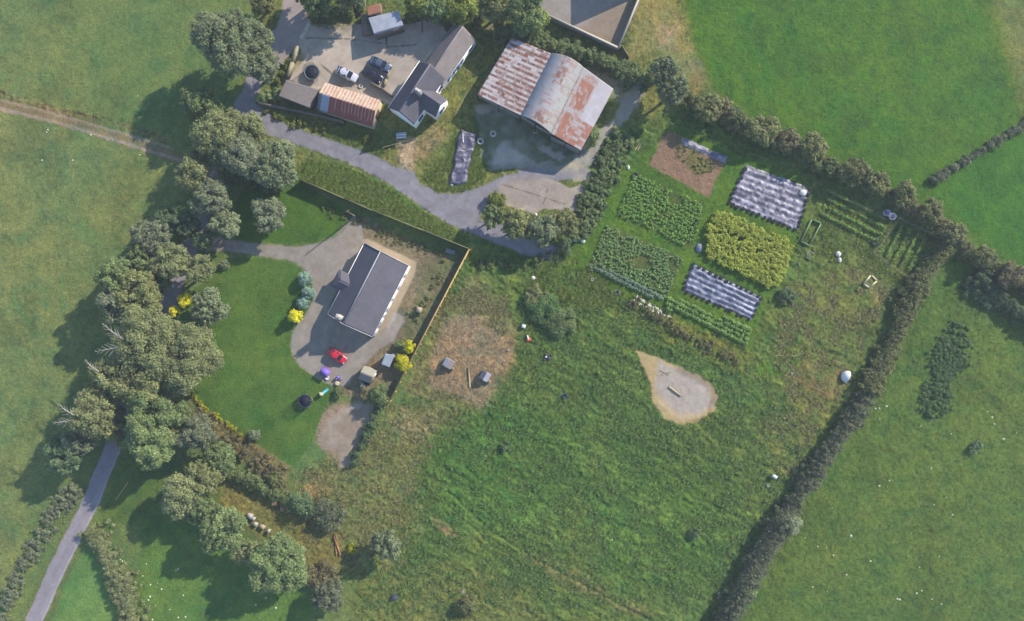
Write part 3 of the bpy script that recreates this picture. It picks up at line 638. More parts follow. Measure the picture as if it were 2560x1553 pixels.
T(440, 1035, 46, 9, 'green', 'understorey_tree', 'small green tree touching the yellow edged lawn boundary', mul=.92)
T(330, 560, 26, 5, 'dark', 'understorey_tree', 'low dark tree jutting into the left field below the track') if False else None
T(205, 1100, 40, 9, 'grey', 'understorey_tree', 'small grey tree on the left side of the lane mouth', mul=.95)
T(510, 1190, 44, 7, 'olive', 'understorey_tree', 'small olive tree between the lawn boundary and the field row')
T(510, 1275, 40, 7, 'green', 'understorey_tree', 'small tree bridging the upper two of the field row', mul=.95)
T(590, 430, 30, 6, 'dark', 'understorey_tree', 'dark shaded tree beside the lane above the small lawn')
T(560, 395, 40, 8, 'ash', 'understorey_tree', 'pale olive tree covering the lane below the track end')
T(500, 385, 26, 5, 'olive', 'understorey_tree', 'small olive tree on the end of the left track')
B = bush
B(1478, 340, 28, 3.2, 'green', 'bush', 'green bush growing against the bottom right corner of the rusty barn')
B(1410, 615, 24, 2.2, 'dark', 'bush', 'dark bush beside the end of the farm road', mul=1.1)
B(1240, 500, 24, 1.8, 'lime', 'bush', 'low yellowish bush at the left corner of the concrete pad', mul=.8)
B(761, 699, 19, 2.6, 'blue', 'clipped_bush', 'pale blue green clipped bush, top one of three by the driveway', n=40)
B(769, 732, 17, 2.4, 'blue', 'clipped_bush', 'pale blue green clipped bush, middle one of three by the driveway', n=40)
B(756, 758, 17, 2.4, 'blue', 'clipped_bush', 'pale blue green clipped bush, lowest of three by the driveway', n=40)
B(737, 790, 18, 3.4, 'yellow', 'golden_bush', 'golden yellow bush on the lawn edge by the driveway curve', n=40)
B(433, 778, 15, 3, 'yellow', 'golden_bush', 'golden yellow bush beside the round lawn tree, lower left one', n=26)
B(460, 752, 20, 3.2, 'yellow', 'golden_bush', 'golden yellow bush beside the round lawn tree, upper right one', n=30)
B(1024, 868, 18, 2.8, 'yellow', 'golden_bush', 'golden leaved shrub against the timber fence, upper one', mul=.92, n=26)
B(1006, 908, 23, 3, 'yellow', 'golden_bush', 'golden leaved shrub against the timber fence, lower one', mul=.88, n=32)
B(1000, 862, 14, 1.8, 'green', 'bush', 'small green bush beside the upper golden shrub')
B(948, 990, 30, 4.6, 'green', 'bush', 'green bush at the lower end of the timber fence', mul=.9)
B(915, 982, 22, 2.2, 'brown', 'bush', 'brownish bush below the garden shed')
B(846, 985, 16, 1, 'green', 'bush', 'low weedy bush below the purple toys', mul=.85)
B(635, 1087, 16, 1.6, 'grey', 'bush', 'small round grey green bush at the lower left edge of the lawn', n=26)
B(560, 663, 13, 1.2, 'grey', 'bush', 'small grey shrub in the shade at the top of the big lawn')
B(756, 1262, 40, 3.4, 'dark', 'bush', 'dark shrub mass beside the wooden benches', mul=1.1)
B(690, 1200, 30, 2, 'olive', 'bush', 'sprawling brambles above the wooden benches', mul=.88)
B(820, 1290, 42, 2.6, 'grey', 'bush', 'grey green shrub mass above the fallen poles', mul=.85)
B(880, 1375, 16, 1.4, 'yellow', 'bush', 'small yellow leaved bush left of the solitary round tree', mul=.72)
B(800, 1440, 44, 2.2, 'brown', 'bush', 'brownish bramble patch above the bottom corner shadow', mul=.92)
B(1165, 1510, 30, 2.2, 'olive', 'bush', 'scrubby bush at the bottom edge of the meadow', mul=.85)
B(1340, 742, 36, 1.1, 'olive', 'bush', 'dry olive reeds on the mound in the rough grass', mul=1.02)
B(1400, 800, 42, 1.2, 'green', 'bush', 'weedy clump on the lower end of the mound', mul=.95)
B(1362, 775, 42, 1.1, 'nettle', 'bush', 'dark nettles on the flank of the mound', mul=1.12)
B(1965, 740, 26, 1, 'dark', 'bush', 'dark weed clump right of the lower plastic sheet', mul=1.05)
B(2190, 605, 12, .7, 'dark', 'bush', 'small weed clump at the corner of the right hand rows')
B(1738, 1333, 18, .9, 'dark', 'bush', 'small dark weed clump in the middle of the meadow', mul=1.1)
B(1262, 1118, 15, .7, 'dark', 'bush', 'small weed clump in the meadow below the chicken run', mul=1.1)
B(2436, 1118, 20, .8, 'dark', 'bush', 'round nettle clump alone in the right hand field', mul=1.15)
B(1978, 1308, 32, 5, 'grey', 'hedge_bush', 'pale grey bush standing out of the long diagonal hedge', mul=1.15)
B(1866, 1480, 28, 4, 'green', 'hedge_bush', 'pale green round bush near the lower end of the diagonal hedge', mul=1.2)
B(1810, 262, 26, 3.5, 'brown', 'hedge_bush', 'brownish bush at the top of the right hand hedge')
B(2395, 482, 1, .5, 'dark', 'bush', 'tiny weed at the hedge corner') if False else None
HG = hedge
HG([(1245, 68), (1290, 88), (1360, 110), (1430, 128), (1500, 150), (1560, 178), (1620, 200)], 40, 2.6, 'green', 'bushy hedge between the walled yard and the rusty barn', mul=.88)
HG([(1568, 330), (1540, 380), (1500, 450), (1478, 510), (1465, 560), (1440, 600)], 58, 1.15, 'green', 'dark bushy hedge between the concrete pad and the vegetable beds', mul=.92)
HG([(1700, 240), (1760, 262), (1800, 285), (1850, 320), (1920, 330), (1990, 362), (2060, 400), (2130, 440), (2200, 470)], 26, 2.8, 'olive', 'tall hedge along the upper edge of the vegetable garden', mul=.86, vary=.7, gaps=.05, leafm=.85)
HG([(1760, 255), (1850, 300), (1930, 326), (2040, 392), (2130, 430), (2210, 462)], 22, 3.2, 'brown', 'dry brown bushes on the field side of the upper hedge', vary=.8, gaps=.25, leafm=.8, mul=.95)
HG([(2200, 470), (2260, 500), (2320, 540), (2380, 590), (2430, 630), (2490, 668), (2560, 705), (2640, 750)], 30, 2.8, 'olive', 'hedge running to the right edge below the bright field', mul=.82, vary=.7, leafm=.8)
HG([(2250, 500), (2330, 545), (2400, 602)], 22, 2.6, 'brown', 'brown bushes in the hedge above the twin white bins', vary=.8, gaps=.2, leafm=.8)
HG([(2450, 690), (2500, 740), (2560, 790), (2640, 850)], 40, 2.2, 'dark', 'dark foliage standing in for hedge shadow in the corner at the right edge', mul=.95)  # dark leaves painting in the shadow of the tall hedge
HG([(2385, 605), (2345, 650), (2305, 700), (2278, 760), (2254, 825), (2225, 890), (2200, 928), (2174, 985)], 44, 2.9, 'olive', 'upper half of the long diagonal hedge with brown twigs', mul=.86, vary=.6, leafm=.75)
HG([(2174, 990), (2142, 1040), (2108, 1082), (2075, 1132), (2037, 1185), (2002, 1240), (1972, 1285)], 44, 2.9, 'grey', 'middle of the long diagonal hedge below the white dome tank', mul=.84, vary=.6, leafm=.75)
HG([(1972, 1295), (1935, 1350), (1900, 1415), (1864, 1480), (1830, 1540), (1785, 1620)], 48, 4.2, 'grey', 'lower end of the long diagonal hedge, widest shadow', mul=.84, vary=.6, leafm=.75)
HG([(2330, 460), (2350, 440), (2420, 400), (2470, 370), (2520, 340), (2570, 305), (2700, 220)], 21, 1.4, 'grey', 'thin low hedge dividing the two bright fields', mul=.9, vary=.5, pr=.34, leafm=.7)
HG([(228, 1325), (250, 1370), (275, 1420), (300, 1470), (320, 1530), (330, 1600)], 74, 2.4, 'ash', 'grey scrubby hedge right of the lane at the bottom left', mul=.98, vary=.5, leafm=.8)
HG([(190, 1215), (150, 1265), (110, 1320), (70, 1390), (40, 1450), (10, 1530), (-20, 1620)], 40, .9, 'grey', 'low verge hedge on the left side of the lane', mul=.96, pr=.3, leafm=.7, vary=.3)
HG([(455, 968), (500, 1010), (560, 1055), (605, 1090)], 7, .7, 'yellow', 'low yellow hedge edging the lower left side of the lawn', mul=.72, pr=.22, leafm=.6)
HG([(480, 1030), (560, 1095), (640, 1150), (720, 1200)], 44, 1.2, 'brown', 'brown bramble strip below the lawn hedge', mul=.9, vary=.8, gaps=.35, leafm=.8)
HG([(560, 1180), (620, 1200), (680, 1235), (760, 1270)], 26, 2.0, 'green', 'green bramble bank above the shaded hollow', mul=.88)
HG([(560, 450), (610, 440), (660, 470), (700, 462)], 22, 2.2, 'dark', 'dark undergrowth hedge at the top of the small lawn')
HG([(1575, 745), (1640, 790), (1720, 838), (1800, 880), (1860, 910)], 26, .8, 'brown', 'strip of dry brown stalks between the garden and the meadow', mul=.9, pr=.22, leafm=.6, gaps=.05, density=1.2)
HG([(1190, 655), (1250, 665), (1310, 660), (1400, 640)], 20, .7, 'green', 'low weeds along the shaded end of the farm road', mul=.85, pr=.3, gaps=.4, leafm=.8)
HG([(2400, 815), (2385, 870), (2362, 930), (2345, 990), (2325, 1045)], 62, .5, 'nettle', 'long patch of dark nettles in the right hand field', name='nettle_and_shade_patch', cat='nettles', mul=1.0, leafm=.8, pr=.28, vary=.9, gaps=.12, density=1.3, step=.5)
HG([(2420, 700), (2470, 740), (2520, 770)], 40, 1.2, 'dark', 'low dark foliage standing in for hedge shadow in the right hand field corner', name='nettle_and_shade_patch', cat='nettles')  # dark leaf colour put where the corner is only in hedge shadow
HG([(780, 35), (850, 25), (905, 12)], 26, 1.6, 'green', 'rough bushes above the farmyard beside the tin roofed outhouse', mul=.85)
HG([(1010, 45), (1060, 35), (1120, 45), (1200, 48)], 26, 2.0, 'olive', 'bushy strip behind the farmhouse wing at the top', mul=.85)
HG([(640, 250), (660, 240), (690, 235), (712, 252)], 16, 1.6, 'green', 'bushes against the grey roofed shed by the lane')
HG([(690, 200), (712, 180), (722, 150)], 14, 1.0, 'lime', 'weeds on the stone wall beside the farmyard trampoline', mul=.7, pr=.26)
HG([(660, 275), (720, 300), (780, 315), (860, 330), (930, 350)], 16, .6, 'lime', 'rough weeds along the verge below the rusty shed', mul=.72, pr=.26, gaps=.35)
HG([(800, 515), (880, 545), (980, 590), (1040, 612), (1110, 640)], 24, .35, 'olive', 'shaded weeds inside the long dark fence', mul=.8, pr=.2, gaps=.2, leafm=.7)
HG([(950, 1008), (928, 1060), (902, 1115), (880, 1165)], 15, 1.7, 'dark', 'dark overgrown strip along the right side of the gravel pad', mul=1.0)
HG([(1030, 800), (1055, 770), (1080, 720), (1110, 680)], 26, .35, 'olive', 'weeds along the house side of the timber fence', mul=.9, pr=.2, gaps=.1, leafm=.7)

HG([(2300, 690), (2262, 800), (2215, 900), (2150, 1020), (2080, 1120), (2010, 1225)], 16, 2.2, 'brown', 'brown shoots standing in the long diagonal hedge', vary=.9, gaps=.45, leafm=.8, mul=.9)
HG([(1820, 300), (1900, 340), (1980, 380), (2060, 425)], 22, 2.4, 'green', 'greener shoots on the garden side of the upper hedge', vary=.9, gaps=.4, leafm=.8, mul=.86)

# ------------------------------------------------------------------ crops
def crop(poly, rgb, rgb2, Ht, rowdir, pitch, fill, leaf, label, name='crop_plants', pr=.24, wob=.0, dens=18, hole=.24):
    """rows of plants inside a bed: one mass of foliage nobody could count"""
    _seed[0] += 1; rg = np.random.default_rng(_seed[0]); P = np.array([G(*p) for p in poly])
    a = math.radians(rowdir); d = np.array([math.cos(a), math.sin(a)]); n = np.array([-d[1], d[0]])
    s = P @ d; t = P @ n; out = []
    for tt in np.arange(t.min(), t.max(), pitch):
        for ss in np.arange(s.min(), s.max(), pr * 1.15):
            if rg.random() > fill: continue
            q = d * (ss + rg.uniform(-.1, .1)) + n * (tt + rg.normal(0, wob + .05)); out.append(q)
    out = np.array(out); ins = d_poly(out[:, 0], out[:, 1], [tuple(p) for p in P]) < 0
    hv = fbm(out[:, 0], out[:, 1], 3, 2, 77)
    puffs = [(x, y, Ht * (.35 + .5 * h), pr * rg.uniform(.7, 1.35)) for (x, y), k, h in zip(out, ins, hv) if k and h > hole]
    c = P.mean(0)
    o = foliage(name, puffs, rgb, rgb2, dens=dens, leaf=leaf, loc=(c[0], c[1], 0), seed=_seed[0], pv=.22)
    return tag(o, label, 'crop', None, 'stuff')
crop([(1785, 531), (1815, 533), (1850, 548), (1975, 605), (1979, 622), (1962, 670), (1942, 712), (1920, 718), (1860, 690), (1765, 642), (1762, 610), (1768, 570)], (150, 160, 70), (170, 178, 86), .9, -27, .62, .95, .16, 'dense bed of yellow green crop between the two plastic sheets', pr=.33, wob=.2, hole=-1, dens=30)
crop([(1585, 434), (1761, 511), (1729, 624), (1542, 535)], (108, 152, 72), (140, 174, 94), .45, -27, .66, .84, .11, 'green vegetable rows below the brown soil bed', pr=.20, wob=.11, dens=26, hole=.33)
crop([(1515, 562), (1708, 645), (1665, 745), (1480, 660), (1490, 620)], (108, 144, 84), (140, 166, 112), .45, -27, .56, .82, .11, 'dark green vegetable rows in the lowest left bed', pr=.20, wob=.14, dens=26, hole=.33)
crop([(1475, 655), (1660, 740), (1655, 752), (1600, 735), (1468, 672)], (112, 136, 116), (134, 154, 134), .55, -27, .75, .95, .15, 'blue green cabbage row at the bottom of the lowest left bed', pr=.28)
crop([(1665, 745), (1700, 748), (1876, 820), (1866, 862), (1800, 832), (1668, 772)], (112, 146, 80), (140, 166, 100), .6, -27, .85, .95, .15, 'green vegetable rows below the lower plastic sheet', pr=.32)
crop([(2080, 470), (2215, 545), (2200, 600), (2190, 620), (2050, 555), (2050, 520)], (112, 146, 76), (136, 162, 90), .5, -27, 1.45, .92, .12, 'sparse weedy rows right of the upper plastic sheet', pr=.30)
crop([(2245, 560), (2330, 600), (2290, 680), (2250, 670), (2190, 630)], (112, 146, 74), (138, 160, 86), .5, 62, 1.6, .92, .12, 'sparse rows inside the netting frame at the right', pr=.30)
crop([(1700, 345), (1800, 420), (1750, 440), (1690, 385)], (126, 132, 74), (140, 140, 86), .3, -27, .6, .45, .12, 'weeds spreading over the brown soil bed', pr=.2, wob=.15)
crop([(1640, 560), (1700, 560), (1690, 640), (1640, 620)], (104, 130, 80), (120, 142, 90), .3, -27, .6, .0, .12, 'x') if False else None

# rough long grass of the unmown places, clumps too many to count
CHICK = [(1115, 800), (1190, 790), (1275, 860), (1278, 900), (1235, 960), (1205, 1030), (1140, 985), (1075, 975), (1078, 890)]
def tussocks(name, label, areas, rgb, rgb2, n, hgt, seed, bare=False):
    rg = np.random.default_rng(seed); out = []
    for poly, k in areas:
        P = np.array(poly, float)
        x = rg.uniform(P[:, 0].min(), P[:, 0].max(), n * 4); y = rg.uniform(P[:, 1].min(), P[:, 1].max(), n * 4)
        ok = on_ground(x, y) & ((d_poly(x, y, CHICK) > 0) | bare) & (d_poly(x, y, poly) < -4 * fbm(x, y, 20, 2, 5)) & (fbm(x, y, 26, 3, seed) > k); out.append(np.stack([x[ok], y[ok]], -1)[:n])
    out = np.concatenate(out); X = (out[:, 0] - 1280) * S; Y = (776.5 - out[:, 1]) * S
    nb = 9; N = len(X) * nb; idx = np.repeat(np.arange(len(X)), nb)
    a = rg.uniform(0, 6.283, N); r = rg.uniform(0, .16, N); h = hgt * .55 * rg.uniform(.5, 1.2, N); ln = rg.uniform(.6, 1.2, N) * hgt
    bx = X[idx] + r * np.cos(a); by = Y[idx] + r * np.sin(a)
    z0 = np.array([zat(x, y) for x, y in zip(X, Y)])[idx] - .03
    w_ = .05; px_, py_ = -np.sin(a) * w_, np.cos(a) * w_
    V = np.stack([np.stack([bx - px_, by - py_, z0], -1), np.stack([bx + px_, by + py_, z0], -1),
                  np.stack([bx + np.cos(a) * ln + px_ * .6, by + np.sin(a) * ln + py_ * .6, z0 + h * .8], -1), np.stack([bx + np.cos(a) * ln * 1.5, by + np.sin(a) * ln * 1.5, z0 + h * .75], -1)], 1)
    m = np.clip(rg.uniform(0, 1, len(X))[idx] + rg.uniform(-.2, .2, N), 0, 1)[:, None]
    C = np.repeat(1.55 * (c8(*rgb) * (1 - m) + c8(*rgb2) * m) * rg.uniform(.8, 1.2, N)[:, None], 4, 0)
    tag(mesh_np(name, V.reshape(-1, 3), np.arange(N * 4).reshape(-1, 4), lm, cols=C), label, 'grass', None, 'stuff')
MEAD = [(1300, 640), (1480, 700), (1900, 930), (1960, 1000), (2060, 1080), (1800, 1500), (900, 1553), (900, 1440), (1040, 1200), (1100, 1040), (1240, 1010), (1290, 900)]
tussocks('long_grass', 'uneven long green grass of the big central meadow', [(MEAD, .42)], (92, 130, 68), (124, 142, 84), 9000, .34, 3)
tussocks('dry_grass', 'straw coloured dry grass around the chicken run, fences and hedges', [
    ([(970, 1010), (1240, 1010), (1100, 1100), (1040, 1200), (1020, 1420), (880, 1440), (740, 1330), (740, 1180), (890, 1120)], .4),
    ([(1960, 720), (2150, 660), (2240, 700), (2100, 1000), (1960, 1200), (1900, 1100)], .5),
    ([(1110, 700), (1270, 720), (1290, 880), (1200, 1000), (1000, 1000), (1090, 800)], .5)], (132, 134, 86), (156, 148, 106), 1500, .32, 4)
tussocks('straw', 'scattered straw and dry stalks on the bare chicken ground', [(CHICK, .3)], (152, 138, 108), (170, 156, 126), 900, .22, 9, True)
tussocks('weeds', 'rough green weeds on the verges beside the farm road and beds', [
    ([(740, 445), (760, 395), (850, 412), (960, 460), (1080, 545), (1170, 590), (1175, 618)], .35), ([(1060, 440), (1140, 330), (1190, 330), (1220, 430), (1160, 480), (1090, 478)], .4),
    ([(640, 270), (860, 320), (960, 330), (960, 390), (780, 325)], .4), ([(2010, 440), (2350, 600), (2290, 740), (2130, 660), (1990, 640)], .45), ([(1400, 620), (1570, 740), (1500, 780), (1300, 720)], .45)], (104, 132, 66), (140, 150, 80), 2000, .34, 6)
# ------------------------------------------------------------------ buildings
white = mat('white_render', (292, 290, 288), rough=.85, var=.06, scale=2, bump=.1)
slate_dark = lambda U, V: None
def slate(rgb, seed, rows=26, cols_=60, moss=0.0):
    base = c8(*rgb)
    def fn(U, V):
        r = np.floor(V * rows); c = np.floor(U * cols_ + (r % 2) * .5)
        k = .90 + .20 * vnoise(c * 7.7, r * 5.3, seed) + .26 * (fbm(U * 10, V * 6, 2, 3, seed) - .5) + .14 * (fbm(U * 60, V * 3, 2, 2, seed + 1) - .5)
        C = base * k[..., None]
        if moss:
            mm = sstep(.55, .75, fbm(U * 14, V * 9, 2.2, 3, seed + 3))[..., None] * moss; C = C * (1 - mm) + c8(120, 118, 92) * mm
        return C
    return fn
rm = mat('roof_covering', attr=True, rough=.75, var=.06, scale=5, bump=.2, spec=.3)
tm = mat('tin_sheet', attr=True, rough=.6, var=.10, scale=5, bump=.25, metal=.0, spec=.4)
def rectbasis(a, b):
    a = np.array(a, float); b = np.array(b, float); d = b - a; L = np.hypot(*d); u = d / L; return a, b, u, np.array([-u[1], u[0]]), L
def gable(name, label, a, b, wl, wr, ze, zr, cf_l, cf_r, wallm=white, over=.25, roofm=rm, zel=None, cat='house', nu=40, nv=14, ridge=None):
    """a,b: ridge ends (world xy); wl / wr: distance from the ridge to the left / right eaves seen from a to b"""
    a, b, u, n, L = rectbasis(a, b); zl = zel if zel is not None else ze
    o = thing(name, label, cat, (*((a + b) / 2), 0)); z3 = lambda p, z: (p[0], p[1], z)
    sl = (zr - zl) / wl; sr = (zr - ze) / wr
    wb = MB(); il, ir = wl - over, wr - over; A = a + u * over; Bq = b - u * over
    g = [A + n * il, A, A - n * ir]; h = [Bq + n * il, Bq, Bq - n * ir]; zt = [zl + sl * over - .05, zr - .12, ze + sr * over - .05]
    vs = [z3(p, -.1) for p in g] + [z3(p, -.1) for p in h] + [z3(p, z) for p, z in zip(g, zt)] + [z3(p, z) for p, z in zip(h, zt)]
    wb.add(vs, [(0, 1, 7, 6), (1, 2, 8, 7), (4, 3, 9, 10), (5, 4, 10, 11), (0, 6, 9, 3), (2, 5, 11, 8), (6, 7, 10, 9), (7, 8, 11, 10)])
    wb.build('wall', wallm, o)
    rb = MB(); rb.quad(z3(a, zr), z3(b, zr), z3(b + n * wl, zl), z3(a + n * wl, zl), nu, nv, cf_l, .1)
    rb.quad(z3(b, zr), z3(a, zr), z3(a - n * wr, ze), z3(b - n * wr, ze), nu, nv, cf_r, .1)
    rf = rb.build('roof', roofm, o)
    if ridge:
        k = MB(); k.bar(z3(a, zr), z3(b, zr), .22, .07); kk = k.build('ridge_tiles', ridge, None, o.location); kk.parent = rf; kk.location = (0, 0, 0)
    return o, (a, b, u, n, L)
def part(mb, name, m, parent, smooth=False): return mb.build(name, m, parent, smooth=smooth)
def sub(mb, name, m, root, prt, smooth=False):
    c = mb.build(name, m, None, root.location, smooth); c.parent = prt; c.location = (0, 0, 0); return c
glass = mat('window_glass', (104, 124, 152), rough=.2, var=.1, bump=0, spec=.6)
bluef = mat('blue_paint', (74, 116, 170), rough=.5, var=.05, bump=0)
brownf = mat('dark_timber', (96, 78, 62), rough=.7, var=.2, bump=.2)
pvc = mat('white_plastic', (262, 262, 264), rough=.4, var=.03, bump=0)
def window(root, c, u, n, w_, z0, z1, fm):
    """frame part with a pane sub-part on a wall face at c (xy), along u, outward n"""
    c = np.array(c); m = MB(); p = MB(); a = c - u * w_ / 2; b = c + u * w_ / 2; t = .09; ang = math.atan2(u[1], u[0])
    for z in (z0, z1 - t): q = c + n * .05; m.box(q[0], q[1], z, w_, .1, t, ang)
    for e in (a + u * t / 2, b - u * t / 2, c): q = e + n * .05; m.box(q[0], q[1], z0 + t, t, .1, z1 - z0 - 2 * t, ang)
    f = part(m, 'window', fm, root)
    k = MB(); q = c + n * .07; k.box(q[0], q[1], z0 - .1, w_ + .2, .14, .08, ang); sub(k, 'sill', white, root, f); q = c + n * .03; p.box(q[0], q[1], z0 + t, w_ - 2 * t, .04, z1 - z0 - 2 * t, ang); sub(p, 'pane', glass, root, f)
def door(root, c, u, n, w_, h_, m_):
    m = MB(); ang = math.atan2(u[1], u[0]); q = np.array(c) + n * .04; m.box(q[0], q[1], 0, w_, .08, h_, ang); d = part(m, 'door', m_, root)
    k = MB(); q = np.array(c) + n * .12 + u * w_ * .38; k.box(q[0], q[1], 1.0, .06, .1, .16, ang); sub(k, 'handle', pvc, root, d)
def gutter(root, a, b, z, m_): g = MB(); g.bar((*a, z), (*b, z), .13, .11); part(g, 'gutter', m_, root)
def chimney(root, x, y, z0, z1, sx, sy, rot, m_, pots=1, capm=None):
    m = MB(); m.box(x, y, z0, sx, sy, z1 - z0, rot); m.box(x, y, z1, sx + .14, sy + .14, .12, rot); c = part(m, 'chimney', m_, root)
    p = MB()
    for i in range(pots):
        o_ = (i - (pots - 1) / 2) * .45; p.lathe(x + o_ * math.cos(rot), y + o_ * math.sin(rot), [(.16, z1 + .12), (.13, z1 + .5), (.17, z1 + .52), (.17, z1 + .6), (.1, z1 + .58)], 10)
    sub(p, 'chimney_pot', capm or pvc, root, c)
# bungalow
a = G(951, 629, 5.3); b = G(858, 810, 5.3)
ev = G(914, 603, 2.6); a_, b_, u, n, L = rectbasis(a, b)
# seen from a to b (towards lower left) the left side (n) is the south east slope
wl = float((G(978, 753, 2.6) - a) @ n) - .12; wr = float(-(ev - a) @ n)
o, (a, b, u, n, L) = gable('bungalow', 'long slate roofed bungalow with white walls beside the curving driveway', a, b, wl, wr, 2.6, 5.3, slate((112, 110, 122), 3), slate((104, 104, 118), 4), ridge=mat('ridge_tile', (176, 176, 182), var=.1), over=.03)  # slate tone carries the light: paler sunlit slope, darker shaded slope
SEw = a + n * (wl - .03)
for t_, w_ in ((1.6, 1.4), (4.0, 1.6), (6.6, .9), (8.6, 1.6), (11.4, 1.5), (13.6, 1.3)):
    window(o, SEw + u * t_, u, n, w_, .95, 2.1, pvc)
door(o, SEw + u * 10.0, u, n, .9, 2.05, pvc)
NWw = a - n * (wr - .12)
for t_ in (2.0, 5.0, 10.6, 13.2): window(o, NWw + u * t_, u, -n, 1.7, .8, 2.1, pvc)
gutter(o, a - n * (wr + .08), b - n * (wr + .08), 2.48, pvc)
for e_, k_ in ((a, -1), (b, 1)):
    for w__, s__ in ((wr, -1), (wl, 1)):
        g = MB(); g.bar((*(e_ + n * s__ * (w__ + .02) + u * .03 * k_), 2.55), (*(e_ + u * .03 * k_), 5.25), .05, .2); part(g, 'barge_board', pvc, o)
cx, cy = G(846, 793, 6.2); chimney(o, cx, cy, 3.6, 6.1, 1.0, .75, math.atan2(n[1], n[0]), mat('chimney_render', (214, 208, 200), var=.08), 2, mat('clay_pot', (206, 196, 186), var=.1))
# porch
pc = G(869, 711, 3.3); pe = pc - n * 2.6; Pm = MB(); z = 3.6; w2 = 1.7; ez = 2.6
e1 = pc - n * 2.8; root2 = pc + n * 1.0
tip = (*(pc - n * 1.6), z); top = (*root2, z)
cL = (*(root2 + u * w2), ez); cR = (*(root2 - u * w2), ez); fL = (*(e1 + u * w2), ez); fR = (*(e1 - u * w2), ez)
cf = slate((112, 110, 122), 6, 10, 10)
Pm.quad(top, tip, fR, cR, 6, 5, cf, .08); Pm.quad(tip, top, cL, fL, 6, 5, cf, .08); Pm.quad(tip, tip, fL, fR, 6, 5, cf, .08)
pr_ = part(Pm, 'porch_roof', rm, o)
Pw = MB(); ee = e1 + n * .25; iw = w2 - .25
Pw.prism([tuple(ee + u * iw), tuple(ee - u * iw), tuple(root2 - u * iw), tuple(root2 + u * iw)], -.1, 2.56); part(Pw, 'porch', white, o)
door(o, ee, u, -n, 1.0, 2.05, brownf)
# farmhouse: the taller slated house with its cross gable, and the older wing
a1 = G(1076, 160, 5.7); b1 = G(996, 279, 5.7)
hcol_shade = slate((82, 82, 100), 11); hcol_lit = slate((108, 106, 118), 12)  # shade painted in: dark slate for the north west slope, light for sunlit
fh, (a, b, u, n, L) = gable('farmhouse', 'white farmhouse with dark slate roof and a cross gable facing the barn', a1, b1, 2.85, 2.65, 3.1, 5.7, hcol_lit, hcol_shade, ridge=mat('slate_ridge', (132, 132, 146), var=.1), over=.06)
gutter(fh, a - n * 2.74, b - n * 2.74, 3.0, pvc); pass
SE = a + n * 2.79
window(fh, SE + u * 1.6, u, n, 1.3, 1.0, 2.3, bluef); window(fh, SE + u * (L - 1.9), u, n, 1.3, 1.0, 2.3, bluef)
window(fh, a - n * 2.5 + u * 3, u, -n, 1.1, 1.0, 2.2, bluef); window(fh, a - n * 2.5 + u * 7, u, -n, 1.1, 1.0, 2.2, bluef)
x0 = G(1053, 230, 5.2); x1 = G(1101, 263, 5.2); x1 = x0 + n * float((x1 - x0) @ n); x0 = x0 - n * 1.0
Lx = float((x1 - x0) @ n); m = MB(); z3 = lambda p, z: (p[0], p[1], z)
wg = 1.95; zr, ze = 5.2, 3.1
m.quad(z3(x0, zr), z3(x1, zr), z3(x1 - u * wg, ze), z3(x0 - u * wg, ze), 14, 10, hcol_lit, .1)
m.quad(z3(x1, zr), z3(x0, zr), z3(x0 + u * wg, ze), z3(x1 + u * wg, ze), 14, 10, hcol_lit, .1); part(m, 'cross_gable_roof', rm, fh)
m = MB(); iw = wg - .12; xe = x1 - n * .15; xb = x0 + n * 2.0
vs = [z3(xe - u * iw, -.1), z3(xe + u * iw, -.1), z3(xe + u * iw, ze + .05), z3(xe, zr - .1), z3(xe - u * iw, ze + .05)]
vs += [z3(xb - u * iw, -.1), z3(xb + u * iw, -.1), z3(xb + u * iw, ze + .05), z3(xb, zr - .1), z3(xb - u * iw, ze + .05)]
m.add(vs, [(0, 1, 2, 3, 4), (9, 8, 7, 6, 5), (0, 5, 6, 1), (1, 6, 7, 2), (2, 7, 8, 3), (3, 8, 9, 4), (4, 9, 5, 0)]); part(m, 'cross_gable_wall', white, fh)
window(fh, xe, u, n, 1.5, .9, 2.3, bluef)
cx, cy = G(1044, 227, 6.6); chimney(fh, cx, cy, 4.6, 6.5, 1.1, .7, math.atan2(n[1], n[0]), mat('chimney_stone', (176, 168, 168), var=.12), 2)
a2 = G(1158, 66, 4.9); b2 = G(1084, 170, 4.9); d_ = (b2 - a2) / np.hypot(*(b2 - a2))
wing, (a, b, u, n, L) = gable('farmhouse_wing', 'older long wing with weathered grey roof behind the slate farmhouse', a2, b2 + d_ * 1.0, 2.5, 2.4, 2.7, 4.9, slate((160, 148, 146), 14, 20, 50, .3), slate((130, 122, 126), 15, 20, 50, .2), ridge=mat('slate_ridge', None) if False else mat('old_ridge', (156, 150, 150), var=.15), over=.06)  # sunlight put into the colour: south east slope paler than north west
for t_ in (1.5, 4.3, 6.6, 8.4): window(wing, a + n * 2.44 + u * t_, u, n, .9, .9, 1.9, bluef)
door(wing, a + n * 2.44 + u * 5.5, u, n, .9, 2.0, bluef)

